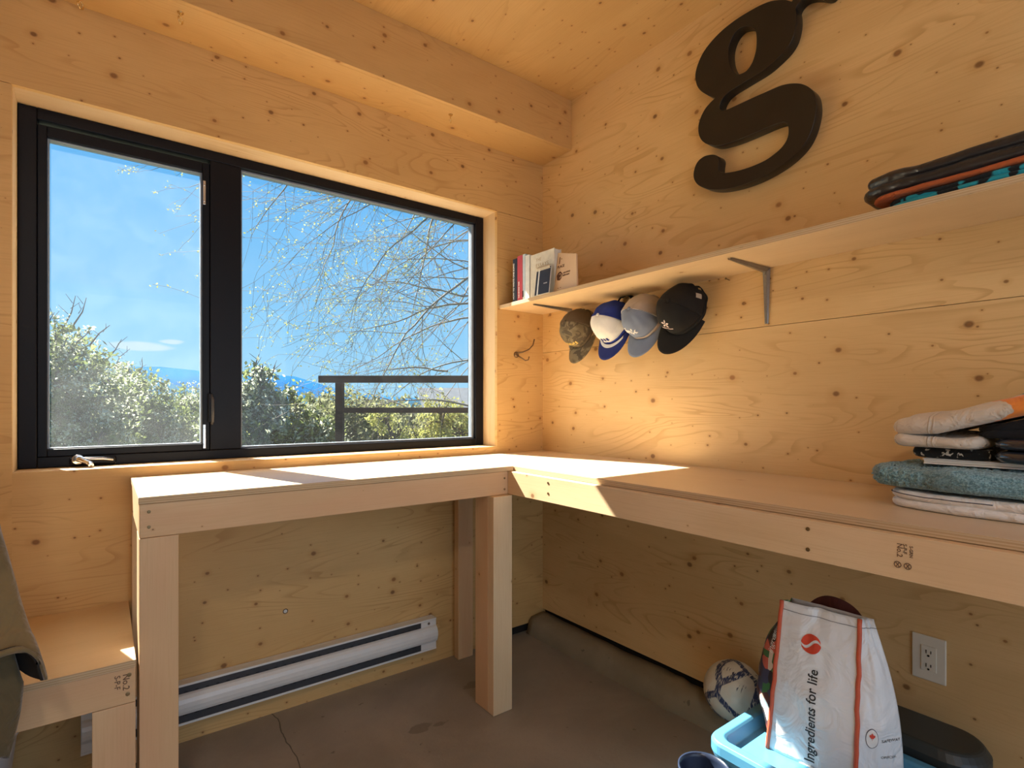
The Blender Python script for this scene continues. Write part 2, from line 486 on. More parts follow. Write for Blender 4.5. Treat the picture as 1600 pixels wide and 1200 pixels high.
# concrete curb at the foot of the right wall
b = MB()
ny = 90
prof = [(-0.002, 0.0), (-0.002, 0.088), (-0.05, 0.083), (-0.085, 0.077), (-0.10, 0.062), (-0.112, 0.03), (-0.118, 0.0)]
base = []
for i in range(ny + 1):
    y = -0.01 - i * (3.4 / ny)
    t0 = len(b.v); base.append(t0)
    for j, (x, z) in enumerate(prof):
        nz = noise.noise(Vector((y * 6, x * 20, z * 20))) * 0.008
        rough = math.exp(-((y + 0.86) / 0.09) ** 2) * noise.noise(Vector((y * 45, x * 60, 3))) * 0.018
        zz = z * (1 - 0.10 * min(1, -y)) + (nz + rough if z > 0 else 0)
        if j == 0: b.v.append((x, y, 0))
        elif j == 1: b.v.append((x, y, zz))
        else: b.v.append((x - (nz * .8 + rough if j > 2 else 0) , y, max(0, zz)))
for a, c in zip(base, base[1:]):
    for j in range(len(prof) - 1):
        b.face((a + j, c + j, c + j + 1, a + j + 1))
b.face([base[0] + j for j in range(len(prof))]); b.face([base[-1] + j for j in range(len(prof))][::-1])
o = b.build('baseboard_right', M['curb'], smooth=True)
struct(o, 'rough concrete curb at the foot of the right wall', 'curb')

# ------------------------------------------------------------------ window
FY = 0.12
def tri_frame(b, x0, x1, z0, z1, w, y0, y1):
    l, r, bt, tp = w
    b.box(x0, x0 + l, y0, y1, z0, z1); b.box(x1 - r, x1, y0, y1, z0, z1)
    b.box(x0 + l, x1 - r, y0, y1, z0, z0 + bt); b.box(x0 + l, x1 - r, y0, y1, z1 - tp, z1)
win = thing('window_1', 'wide black framed window with a casement on its left and a fixed pane on its right', 'window', (-1.19, FY, WZ0))
struct(win)
b = MB(); e_ = 0.001
X0, X1, Z0, Z1 = WX0 + e_, WX1 - e_, WZ0 + e_, WZ1 - e_
b.box(X0, -2.040, FY, 0.195, Z0, Z1)
b.box(-0.346, X1, FY, 0.195, Z0, Z1)
b.box(-2.040, -0.346, FY, 0.195, Z0, 1.010)
b.box(-2.040, -0.346, FY, 0.195, 2.108, Z1)
b.box(-1.545, -1.437, FY, 0.195, 1.010, 2.108)
b.build('frame', M['black_alu'], win, bevel=0.003)
b = MB(); tri_frame(b, -2.0395, -1.5455, 1.0105, 2.095, (0.024, 0.024, 0.024, 0.036), FY + .004, 0.18)
sash = b.build('sash', M['black_alu'], win, bevel=0.002)
b = MB(); tri_frame(b, -2.0155, -1.5695, 1.0345, 2.059, (0.005, 0.005, 0.004, 0.004), 0.135, 0.165)
b.build('gasket', M['gasket'], win, bevel=0.001)
MB().box(-2.0105, -1.5745, 0.150, 0.153, 1.0385, 2.055).build('pane', M['glass_dusty'], win)['label'] = 'dusty casement pane'
b = MB(); tri_frame(b, -1.4365, -0.3465, 1.0105, 2.1075, (0.006, 0.012, 0.007, 0.007), 0.14, 0.17)
b.build('gasket', M['gasket'], win, bevel=0.001)
MB().box(-1.4305, -0.3585, 0.154, 0.157, 1.0175, 2.1005).build('pane', M['glass'], win)['label'] = 'clear fixed pane'
# exterior jamb strips (outer rebate)
# hinges
for zz in (1.98, 1.062):
    hb = MB(); hb.box(-1.5685, -1.5595, 0.1175, 0.1235, zz - .045, zz + .045)
    for q in (-.03, .03): hb.box(-1.5665, -1.5615, 0.1155, 0.118, zz + q - .004, zz + q + .004)
    hb.build('hinge', M['chrome'], win, bevel=0.001)['label'] = 'silver hinge'
# lock lever on the mullion
lb = MB(); lb.box(-1.5535, -1.538, 0.108, 0.1195, 1.115, 1.225)
lk = lb.build('lock_plate', M['black_alu'], win, bevel=0.005, seg=3)
lv = MB(); lv.tube([(-1.5405, 0.112, 1.22), (-1.5385, 0.103, 1.20), (-1.5385, 0.100, 1.16), (-1.5385, 0.103, 1.118), (-1.5405, 0.108, 1.108)], [0.005, 0.005, 0.0055, 0.005, 0.004], 8)
lv.build('lever', M['heater_dark'], lk, smooth=True)
# crank handle in the bottom rail
cb = MB(); cb.box(-1.958, -1.832, 0.098, 0.1195, 0.979, 1.006)
cr = cb.build('crank_housing', M['black_alu'], win, bevel=0.008, seg=3)
ch = MB()
ch.lathe([(0.0, 0.0), (0.016, 0.0), (0.016, 0.008), (0.012, 0.014), (0, 0.014)][::-1], 20, (-1.935, 0.084, 1.000), 'y')
ch.tube([(-1.935, 0.086, 1.001), (-1.925, 0.080, 0.998), (-1.908, 0.066, 0.990), (-1.902, 0.060, 0.986)], [0.010, 0.0085, 0.0075, 0.0085], 10)
ch.tube([(-1.902, 0.060, 0.986), (-1.900, 0.045, 0.983)], [0.0085, 0.0078], 10)
ch.tube([(-1.928, 0.093, 1.001), (-1.87, 0.0945, 0.999), (-1.84, 0.097, 0.993)], [0.006, 0.006, 0.004], 8)
ch.build('crank_handle', M['chrome'], cr, smooth=True, bevel=0.001)['label'] = 'shiny chrome crank handle'

# ------------------------------------------------------------------ corner workbench
wb = thing('workbench', 'L-shaped pale plywood corner workbench on lumber legs under the window', 'workbench', (-0.6, -0.5, 0))
TZ = 0.940
EDG = ('x', 'y')
o = MB().box(-1.795, -0.5765, -0.505, -0.001, TZ - .018, TZ, 'x', EDG).build('tabletop', [M['ply_top'], M['edge']], wb, bevel=0.0012)
o = MB().box(-0.5755, -0.001, -3.0, -0.001, TZ - .018, TZ, 'y', EDG).build('tabletop', [M['ply_top'], M['edge']], wb, bevel=0.0012)
AZ0, AZ1 = TZ - .018 - .090, TZ - .019
ap = []
ap.append(MB().box(-1.793, -0.600, -0.500, -0.462, AZ0, AZ1, 'x').build('apron_board', M['lumber'], wb, bevel=0.002))
ap.append(MB().box(-0.599, -0.561, -3.0, -0.462, AZ0, AZ1, 'y').build('apron_board', M['lumber_pale'], wb, bevel=0.002))
ap.append(MB().box(-1.793, -1.755, -0.461, -0.002, AZ0, AZ1, 'y').build('apron_board', M['lumber_pale'], wb, bevel=0.002))
MB().box(-1.754, -0.56, -0.04, -0.002, AZ0, AZ1, 'x').build('apron_board', M['lumber'], wb, bevel=0.002)
MB().box(-1.793, -1.705, -0.5, -0.462, 0.001, AZ0 - .001, 'z').build('leg', M['lumber'], wb, bevel=0.002)
MB().box(-1.793, -1.755, -0.461, -0.373, 0.001, AZ0 - .001, 'z').build('leg', M['lumber_pale'], wb, bevel=0.002)
MB().box(-0.688, -0.600, -0.528, -0.490, 0.001, AZ0 - .001, 'z').build('leg', M['lumber_pale'], wb, bevel=0.002)
MB().box(-0.688, -0.650, -0.489, -0.401, 0.001, AZ0 - .001, 'z').build('leg', M['lumber'], wb, bevel=0.002)
MB().box(-0.556, -0.476, -0.056, -0.018, 0.001, AZ0 - .001, 'z').build('leg', M['lumber'], wb, bevel=0.002)
MB().box(-0.599, -0.561, -2.95, -2.862, 0.001, AZ0 - .001, 'z').build('leg', M['lumber'], wb, bevel=0.002)
MB().box(-1.793, -1.755, -0.04, -0.002, 0.001, AZ0 - .001, 'z').build('leg', M['lumber'], wb, bevel=0.002)

def screws(parent, pts, nrm, r=0.0042, mat='screw'):
    for p_ in pts:
        q = MB(); ax = 'x' if abs(nrm[0]) > .5 else 'y'
        sg = nrm[0] if ax == 'x' else nrm[1]
        q.lathe([(0, sg * 0.0010), (r * .55, sg * 0.0010), (r * .6, sg * 0.0016), (r, sg * 0.0012), (r, 0.0), (0, 0)], 12, p_, ax)
        q.build('screw', M[mat], parent)
screws(ap[1], [(-0.5992, -1.635, 0.901), (-0.5992, -1.635, 0.855), (-0.5992, -0.74, 0.902), (-0.5992, -0.74, 0.865)], (-1, 0, 0), 0.0045)
screws(ap[0], [(-1.772, -0.5002, 0.900), (-1.772, -0.5002, 0.860), (-0.617, -0.5002, 0.895), (-0.617, -0.5002, 0.852)], (0, -1, 0), 0.0042)
# grade stamp on the long apron board
qd = frame_quat((0, 0, 1), (0, 1, 0))
qs = frame_quat((0, 0, 1), (0, 1, 0))
def stamp_text(body, size, y, z, nm='grade_stamp'):
    text(nm, body, size, M['stamp'], ap[1], (-0.5993, y, z), frame_quat((0, 0, -1), (0, -1, 0)), 0.0002, 0.0002)
stamp_text('No.2', 0.0135, -1.807, 0.905)
stamp_text('S-P-F', 0.0095, -1.817, 0.905)
stamp_text('S-GRN', 0.0080, -1.828, 0.903)
for (yy, zz) in ((-1.808, 0.862), (-1.825, 0.862)):
    q = MB(); q.tube([(-0.5995, yy + 0.006 * math.cos(a), zz + 0.006 * math.sin(a)) for a in [i * PI / 5 for i in range(11)]], 0.0008, 5)
    q.tube([(-0.5995, yy - .003, zz - .004), (-0.5995, yy + .003, zz + .004)], 0.0008, 5)
    q.tube([(-0.5995, yy + .003, zz - .004), (-0.5995, yy - .003, zz + .004)], 0.0008, 5)
    q.build('grade_stamp', M['stamp'], ap[1])

# ------------------------------------------------------------------ low bench
bn = thing('low_bench', 'low plywood bench at the left end of the workbench', 'bench', (-2.1, -0.25, 0))
MB().box(LX + .001, -1.801, -0.526, -0.001, 0.512, 0.530, 'x', EDG).build('seat', [M['ply_shelf'], M['edge']], bn, bevel=0.0012)
bap = MB().box(LX + .001, -1.8015, -0.522, -0.484, 0.422, 0.5115, 'x').build('apron_board', M['lumber'], bn, bevel=0.002)
MB().box(-1.8900, -1.8015, -0.522, -0.484, 0.001, 0.421, 'z').build('leg', M['lumber'], bn, bevel=0.002)
MB().box(LX + .001, LX + .089, -0.522, -0.484, 0.001, 0.421, 'z').build('leg', M['lumber'], bn, bevel=0.002)
MB().box(LX + .001, LX + .089, -0.04, -0.002, 0.001, 0.511, 'z').build('leg', M['lumber'], bn, bevel=0.002)
for k_, (bd, sz) in enumerate((('S-P-F', 0.017), ('No.2', 0.02))):
    text('grade_stamp', bd, sz, M['stamp'], bap, (-1.845 + k_ * .017, -0.5222, 0.498), frame_quat((0, 0, -1), (1, 0, 0)), 0.0002, 0.0002)
screws(bap, [(-1.815, -0.5222, 0.494), (-1.818, -0.5222, 0.446)], (0, -1, 0), 0.005)

# ------------------------------------------------------------------ baseboard heater
ht = thing('baseboard_heater', 'long white electric baseboard heater on the wall under the workbench', 'heater', (-1.3, -0.03, 0.08))
hx0, hx1 = -1.925, -0.667
b = MB(); b.box(hx0, hx1, -0.012, -0.001, 0.082, 0.222)
b.box(hx0, hx1, -0.048, -0.012, 0.214, 0.222)
b.box(hx0, hx1, -0.048, -0.012, 0.082, 0.090)
b.build('housing', M['white_enamel'], ht, bevel=0.0015)
b = MB(); b.box(hx0 + .07, hx1 - .075, -0.046, -0.013, 0.0905, 0.2135); b.build('heating_element', M['heater_dark'], ht)
# louvre holes
nh = 34
for i in range(nh):
    x = hx0 + .09 + i * (hx1 - hx0 - .19) / (nh - 1)
    MB().box(x - .005, x + .005, -0.0475, -0.0462, 0.1935, 0.1965).build('vent_slot', M['slot'], ht)
# curved front panel
b = MB(); prof = [(-0.050, 0.119), (-0.060, 0.124), (-0.066, 0.135), (-0.070, 0.150), (-0.070, 0.165), (-0.066, 0.178), (-0.058, 0.188), (-0.048, 0.192), (-0.047, 0.188), (-0.047, 0.120)]
b.prism([(y, z) for y, z in prof][::-1], lambda u, v, w_: (hx0 + .003 + w_, u, v), hx1 - hx0 - .006)
fp = b.build('front_panel', M['white_enamel'], ht, bevel=0.001)
for i in range(30):
    x = hx0 + .10 + i * (hx1 - hx0 - .21) / 29
    MB().box(x - .006, x + .006, -0.0535, -0.0475, 0.1165, 0.1192).build('vent_slot', M['slot'], fp)
b = MB(); b.box(hx1 - .076, hx1 - .001, -0.0475, -0.0125, 0.0905, 0.2135); b.build('end_cap', M['white_enamel'], ht, bevel=0.001)
b = MB(); b.box(hx0 + .001, hx0 + .07, -0.0475, -0.0125, 0.0905, 0.2135); b.build('end_cap', M['white_enamel'], ht, bevel=0.001)
b = MB(); b.lathe([(0, -.002), (0.0045, -.002), (0.006, 0), (0.006, .002)], 14, (hx1 - .038, -0.0485, 0.203), 'y'); b.build('knob', M['steel'], ht)

kp = PX(446, 955, 0) ; kq = CAM + (FW + RT * ((446 - 800) / FPX) + Vector((0, 0, (633 - 955) / FPX))) * ((0 - CAM.y) / (FW + RT * ((446 - 800) / FPX)).y)
q = MB(); q.lathe([(0, -.0012), (.0065, -.0010), (.0070, 0)], 16, (kq.x, -.0002, kq.z), 'y'); kk = q.build('knot_plug', M['paper'], D.objects['wall_front'])
q = MB(); q.lathe([(.0072, -.0008), (.0098, -.0006), (.0100, 0)], 16, (kq.x, -.0002, kq.z), 'y'); q.build('knot_ring', M['burn0'], kk)
# ------------------------------------------------------------------ outlet
ot = thing('wall_outlet', 'cream double power outlet plate low on the right wall', 'power outlet', (0, -1.693, 0.465))
MB().box(-0.006, -0.0005, -1.733, -1.653, 0.402, 0.528).build('cover_plate', M['white_plastic'], ot, bevel=0.003, seg=3)
MB().box(-0.0085, -0.0062, -1.7115, -1.6755, 0.430, 0.500).build('socket_face', M['white_plastic'], ot, bevel=0.001)
for zc in (0.484, 0.446):
    MB().box(-0.0092, -0.0086, -1.7000, -1.6980, zc - .004, zc + .004).build('socket_slot', M['slot'], ot)
    MB().box(-0.0092, -0.0086, -1.6890, -1.6870, zc - .005, zc + .005).build('socket_slot', M['slot'], ot)
    MB().lathe([(0.0030, -.0006), (0, -.0006)], 10, (-0.0086, -1.6932, zc - .0105), 'x').build('socket_slot', M['slot'], ot)

# ------------------------------------------------------------------ shelf with brackets
sh = thing('wall_shelf', 'long pale plywood shelf board running along the right wall', 'shelf', (-0.14, -1.5, 1.661))
MB().box(-0.285, -0.001, -3.2, -0.001, 1.661, 1.679, 'y', EDG).build('shelf_board', [M['ply_shelf'], M['edge']], sh, bevel=0.001)
def bracket(y):
    br = MB()
    n = 8
    # wall leg: tapered pressed-steel channel
    for (p0, p1) in (((-0.003, 1.652), (-0.003, 1.465)), ((-0.01, 1.658), (-0.24, 1.658))):
        pass
    w0, w1 = 0.013, 0.006
    # vertical leg
    def quadstrip(pts):   # list of (left,right) 3D pairs
        base = len(br.v)
        for a, c in pts: br.v.extend([a, c])
        for i in range(len(pts) - 1):
            br.face((base + 2 * i, base + 2 * i + 1, base + 2 * i + 3, base + 2 * i + 2))
    V = lambda t: 1.658 - 0.192 * t
    for s_ in (-1, 1):
        quadstrip([((-0.0015, y + s_ * (w0 + (w1 - w0) * t), V(t)), (-0.014 + 0.008 * t, y + s_ * (w0 * .55 + (w1 * .5 - w0 * .55) * t), V(t))) for t in (0, .25, .5, .75, 1)])
        quadstrip([((-0.0015 - 0.235 * t, y + s_ * (w0 + (w1 - w0) * t), 1.6595), (-0.012 - 0.225 * t, y + s_ * (w0 * .55 + (w1 * .5 - w0 * .55) * t), 1.647 + 0.008 * t)) for t in (0, .25, .5, .75, 1)])
    quadstrip([((-0.014 + 0.008 * t, y - (w0 * .55 + (w1 * .5 - w0 * .55) * t), V(t)), (-0.014 + 0.008 * t, y + (w0 * .55 + (w1 * .5 - w0 * .55) * t), V(t))) for t in (0, .25, .5, .75, 1)])
    quadstrip([((-0.012 - 0.225 * t, y - (w0 * .55 + (w1 * .5 - w0 * .55) * t), 1.647 + 0.008 * t), (-0.012 - 0.225 * t, y + (w0 * .55 + (w1 * .5 - w0 * .55) * t), 1.647 + 0.008 * t)) for t in (0, .25, .5, .75, 1)])
    br.box(-0.003, -0.0008, y - .011, y + .011, 1.640, 1.6595)
    o = br.build('bracket', M['steel'], sh, solid=0.0016)
    o['label'] = 'grey steel bracket'
    for (sx_, sz_) in ((-0.006, 1.472), (-0.015, 1.64)):
        MB().lathe([(0, -.003), (.004, -.002), (.004, 0)], 10, (sx_, y, sz_), 'x').build('screw', M['steel'], o)
bracket(-0.215); bracket(-1.222)

# ------------------------------------------------------------------ ceiling hooks, coat hook, nail
def eye_hook(x, y, tilt, label):
    r = thing('cup_hook', label, 'hook', (x, y, 2.4515), group='brass hooks under the ceiling beam')
    q = MB(); q.lathe([(0, -.003), (0.008, -.003), (0.010, 0)], 16, (0, 0, 0)); q.build('collar', M['brass'], r, local=True)
    q = MB(); pts = [(0, 0, 0), (0, 0, -.012)]
    for i in range(14):
        a = PI / 2 - i * (1.7 * PI / 13)
        pts.append((0.011 * math.cos(a) * math.cos(tilt), 0.011 * math.cos(a) * math.sin(tilt), -.024 + 0.011 * math.sin(a)))
    q.tube(pts, 0.0022, 8); q.build('loop', M['brass'], r, local=True, smooth=True)
eye_hook(-1.668, -0.160, 0.9, 'brass hook under the beam, above the left casement')
eye_hook(-0.653, -0.150, 0.9, 'brass hook under the beam, nearest the room corner')
eye_hook(-1.925, -0.050, 0.9, 'brass hook under the beam, half cut by the top of the photo at far left')

ck = thing('coat_hook', 'bronze swing-arm coat hook on the wall right of the window', 'hook', (-0.178, 0, 1.438))
q = MB(); q.lathe([(0, -.008), (0.008, -.008), (0.012, -.004), (0.015, -.004), (0.016, 0)][::1], 18, (-0.178, -0.0005, 1.438), 'y'); q.build('rosette', M['bronze'], ck)
q = MB()
q.tube([(-0.176, -.008, 1.446), (-0.150, -.020, 1.452), (-0.118, -.030, 1.466), (-0.096, -.036, 1.490), (-0.088, -.038, 1.520)], [0.004, 0.0035, 0.003, 0.003, 0.0035], 8)
q.tube([(-0.176, -.008, 1.434), (-0.160, -.025, 1.420), (-0.145, -.035, 1.408), (-0.130, -.040, 1.412), (-0.126, -.042, 1.428)], [0.004, 0.0035, 0.003, 0.003, 0.0035], 8)
q.build('prong', M['bronze'], ck, smooth=True)

nl = MB(); pn = PX(1140, 438, 0)
nl.tube([(-0.0005, pn.y, pn.z), (-0.022, pn.y + .002, pn.z + .004)], 0.0016, 8); nl.lathe([(0, -.023), (.004, -.0225), (.004, -.021), (0, -.021)], 10, (0, pn.y + .002, pn.z + .004), 'x')
tag(nl.build('nail', M['screw']), 'small bare nail in the right wall just right of the black cap', 'nail')

# ------------------------------------------------------------------ letter g
GO = [(610,0),(540,8),(470,36),(400,75),(330,120),(260,175),(200,235),(150,300),(120,360),(103,415),(100,455),(110,500),(132,530),(165,552),(195,565),(215,573),
      (190,598),(155,640),(130,690),(118,735),(119,780),(133,815),(160,838),(200,850),(225,852),(260,846),(330,825),(400,797),(480,762),(550,732),(590,718),(620,712),(638,722),(647,750),(645,790),(630,830),(600,870),(560,905),
      (510,940),(450,968),(390,990),(330,1006),(280,1014),(252,1015),(238,1008),(232,995),(234,965),(237,938),(228,918),(205,908),(175,910),(145,920),(115,945),(97,980),(89,1020),(94,1052),(114,1080),(150,1099),(190,1109),(240,1110),
      (300,1101),(370,1083),(450,1053),(540,1008),(620,956),(690,896),(740,836),(775,768),(795,700),(805,640),(803,590),(793,550),(768,518),(730,497),(690,490),(640,493),(590,506),(530,532),(450,567),(370,604),(310,632),(280,645),(258,650),(243,642),(240,620),(247,595),(268,562),(300,533),(350,501),(420,458),(500,408),(570,348),(630,285),(668,220),(687,140),(688,80),(684,52),
      (700,20),(730,-8),(770,-22),(815,-24),(860,-18),(890,-30),(905,-60),(890,-95),(850,-112),(800,-108),(750,-88),(705,-55),(676,-12),(664,10),(640,4)]
GI = [(390,152),(362,160),(335,184),(312,220),(296,265),(290,310),(294,355),(304,390),(320,418),(341,437),(368,433),(400,414),(428,376),(446,330),(457,280),(459,225),(455,185),(444,165),(425,154),(408,151)]
def smooth_closed(pts, sub=3):
    out = []; n = len(pts)
    for i in range(n):
        p0, p1, p2, p3 = [Vector(pts[(i + k_) % n]) for k_ in (-1, 0, 1, 2)]
        for s_ in range(sub):
            t = s_ / sub
            out.append(tuple(0.5 * ((2 * p1) + (p2 - p0) * t + (2 * p0 - 5 * p1 + 4 * p2 - p3) * t * t + (3 * p1 - p0 - 3 * p2 + p3) * t ** 3)))
    return out
def letter(parentless=True):
    cu = D.curves.new('letter_curve', 'CURVE'); cu.dimensions = '2D'; cu.fill_mode = 'BOTH'
    for loop in (GO, GI):
        pts = []
        for (u, v) in smooth_closed(loop, 3):
            w_ = PX(1060 + u / 3.75, v / 3.75, -0.046)
            pts.append((-w_.y, w_.z))                 # u grows to the viewer's right (-y)
        s_ = cu.splines.new('POLY'); s_.points.add(len(pts) - 1); s_.use_cyclic_u = True
        for i, (a, c) in enumerate(pts): s_.points[i].co = (a - 1.17, c - 2.15, 0, 1)
    cu.extrude = 0.0205; cu.bevel_depth = 0.0015; cu.bevel_resolution = 1
    t = D.objects.new('tmp', cu); COL.objects.link(t)
    dg = bpy.context.evaluated_depsgraph_get(); dg.update()
    me = D.meshes.new_from_object(t.evaluated_get(dg)); D.objects.remove(t)
    me.materials.clear(); me.materials.append(M['black'])
    o = D.objects.new('letter_sign', me); COL.objects.link(o)
    o.location = (-0.0235, -1.17, 2.15); o.rotation_mode = 'QUATERNION'
    o.rotation_quaternion = frame_quat((0, -1, 0), (0, 0, 1))
    return o
tag(letter(), 'large thick black lowercase letter g mounted high on the right wall', 'letter sign')

# ------------------------------------------------------------------ books and plaque on the shelf
SZ = 1.6792
def book(y0, y1, xb, h, wdt, mat, label, lean=0.0, title=None, tcol='paper', tsize=0.012, pages=True, name='book'):
    """spine faces -x at x = -xb; the book runs back to the wall; y1 < y0 (toward the viewer's right)"""
    r = thing(name, label, 'book', (-xb + wdt / 2, (y0 + y1) / 2, SZ), group='books standing at the window end of the shelf')
    t = abs(y1 - y0) - .001
    b = MB(); b.box(-wdt / 2, -wdt / 2 + .003, -t / 2, t / 2, 0, h); b.box(-wdt / 2 + .003, wdt / 2, -t / 2, -t / 2 + .002, 0, h); b.box(-wdt / 2 + .003, wdt / 2, t / 2 - .002, t / 2, 0, h)
    b.build('cover', mat, r, local=True, bevel=0.0008)
    MB().box(-wdt / 2 + .003, wdt / 2 - .003, -t / 2 + .002, t / 2 - .002, 0.003, h - .003).build('pages', M['paper'], r, local=True)
    if title:
        text('title', title, tsize, M[tcol], r, (-wdt / 2 - .0006, tsize * .36, h * 0.08), frame_quat((0, 0, 1), (0, 1, 0)), 0.0003, 0.0006, local=True)
        # keep the lettering facing out of the spine
        o = r.children[-1]; o.rotation_quaternion = frame_quat((0, 0, 1), (0, 1, 0)); 
    return r
M['book_black'] = plain('black_book_cover', (0.02, 0.014, 0.014), 0.45)
M['book_red'] = plain('red_book_cover', (0.52, 0.045, 0.05), 0.45)
M['book_blue'] = plain('pale_blue_book_cover', (0.50, 0.60, 0.66), 0.45)
M['book_cream'] = plain('cream_book_cover', (0.66, 0.62, 0.52), 0.55)
M['book_white'] = plain('white_book_cover', (0.74, 0.74, 0.72), 0.5)
M['tan_ink'] = plain('tan_ink', (0.42, 0.30, 0.17), 0.7)
book(-0.083, -0.118, 0.262, 0.215, 0.145, M['book_black'], 'black spined book with white spine lettering, first book beside the window', title='HOW TO WRITE ONE SONG', tsize=0.0135)
book(-0.119, -0.160, 0.262, 0.222, 0.15, M['book_red'], 'red spined book between the black book and the pale ones', title='THE GIVING TREE', tsize=0.010)
book(-0.161, -0.181, 0.262, 0.222, 0.15, M['book_blue'], 'thin pale blue book with striped spine right of the red book', title='llllllllllllll', tcol='ink', tsize=0.010)
book(-0.182, -0.212, 0.262, 0.212, 0.15, M['book_white'], 'white spined book leaning on the cream covered one')
# cream hardback turned so that its cover faces the room
cr_ = thing('book', 'cream hardback with THE ESSAYS printed on its front cover', 'book', (-0.235, -0.30, SZ), group='books standing at the window end of the shelf')
MB().box(-0.022, -0.019, -0.085, 0.085, 0, 0.205).build('cover', M['book_cream'], cr_, local=True, bevel=0.0008)
MB().box(-0.0188, 0.018, -0.082, 0.080, 0.003, 0.202).build('pages', M['paper'], cr_, local=True)
MB().box(0.0182, 0.021, -0.085, 0.085, 0, 0.205).build('cover', M['book_cream'], cr_, local=True, bevel=0.0008)
qf = frame_quat((0, -1, 0), (0, 0, 1))
text('title', 'THE', 0.020, M['tan_ink'], cr_, (-0.0222, 0.045, 0.168), qf, 0.0002, local=True, space=1.1)
text('title', 'ESSAYS', 0.026, M['tan_ink'], cr_, (-0.0222, 0.045, 0.138), qf, 0.0002, local=True, space=1.15)
# spiral notebook
nb = thing('spiral_notebook', 'small black spiral-bound notebook leaning in front of the cream hardback', 'notebook', (-0.290, -0.335, SZ))
nb.rotation_euler = (0, math.radians(7), 0)
MB().box(-0.0035, -0.0020, -0.052, 0.046, 0, 0.120).build('cover', M['book_black'], nb, local=True, bevel=0.0008)
MB().box(-0.0019, 0.0035, -0.050, 0.044, 0.001, 0.118).build('pages', M['paper'], nb, local=True)
for i in range(13):
    yy = -0.046 + i * 0.0072
    q = MB(); q.tube([(0.0005 + 0.009 * math.cos(a), yy, 0.121 + 0.009 * math.sin(a)) for a in [j * 2 * PI / 10 for j in range(10)]], 0.0021, 6)
    q.build('spiral_coil', M['white_plastic'], nb, local=True, smooth=True)
q = MB(); q.box(-0.0048, -0.0036, 0.022, 0.030, 0.0, 0.118); q.build('pen_loop', M['book_white'], nb, local=True)
text('cover_text', 'notes', 0.011, M['book_white'], nb, (-0.0039, -0.012, 0.045), qf, 0.0002, local=True)
# wooden award plaque
M['plaque'] = wood('plaque_wood', (0.72, 0.53, 0.35), line=0.1, knots=2, kpres=0.99, kr=0.001, straight=True, contrast=0.5)
M['burn'] = plain('burnt_lettering', (0.10, 0.04, 0.02), 0.8)
pq = thing('award_plaque', 'light wooden award plaque with a dark 1 and round emblem on the shelf', 'plaque', (-0.262, -0.455, SZ))
qa = math.radians(8)
pq.rotation_euler = (0, qa, math.radians(-4))
b = MB(); b.prism([(0.072, 0), (0.072, 0.186), (-0.060, 0.152), (-0.092, 0)], lambda u, v, w_: (w_ - .004, u, v), 0.008)
for q_ in range(len(b.f)):
    b.uv[q_] = [(b.v[i][2], b.v[i][1] + b.v[i][0]) for i in b.f[q_]]
b.build('board', M['plaque'], pq, local=True, bevel=0.0008)
text('lettering', '1', 0.044, M['burn'], pq, (-0.0046, 0.062, 0.130), qf, 0.0002, 0.0005, local=True)
text('lettering', 'st', 0.010, M['burn'], pq, (-0.0046, 0.042, 0.148), qf, 0.0002, local=True)
text('lettering', 'PLACE', 0.017, M['burn'], pq, (-0.0046, 0.062, 0.110), qf, 0.0002, 0.0003, local=True)
text('lettering', 'KELOWNA', 0.0100, M['burn'], pq, (-0.0046, 0.016, 0.078), qf, 0.0002, 0.0002, local=True)
text('lettering', 'BEER RUN', 0.0100, M['burn'], pq, (-0.0046, 0.016, 0.066), qf, 0.0002, 0.0002, local=True)
text('lettering', '--  --', 0.014, M['burn'], pq, (-0.0046, 0.045, 0.014), qf, 0.0002, 0.0004, local=True)
b = MB(); n_ = 26
em = [(0.040 + 0.019 * (1 + 0.07 * math.sin(5 * t)) * math.cos(t), 0.072 + 0.020 * (1 + .06 * math.cos(7 * t)) * math.sin(t)) for t in [i * 2 * PI / n_ for i in range(n_)]]
b.prism(em, lambda u, v, w_: (-0.0048 + w_, u, v), 0.0006); b.build('emblem', M['burn'], pq, local=True)
b = MB(); b.tube([(-0.0050, 0.036 + 0.010 * math.cos(a), 0.072 + 0.010 * math.sin(a)) for a in [0.8 + i * 0.4 for i in range(11)]], 0.0012, 5)
b.build('emblem_detail', M['plaque'], pq, local=True)

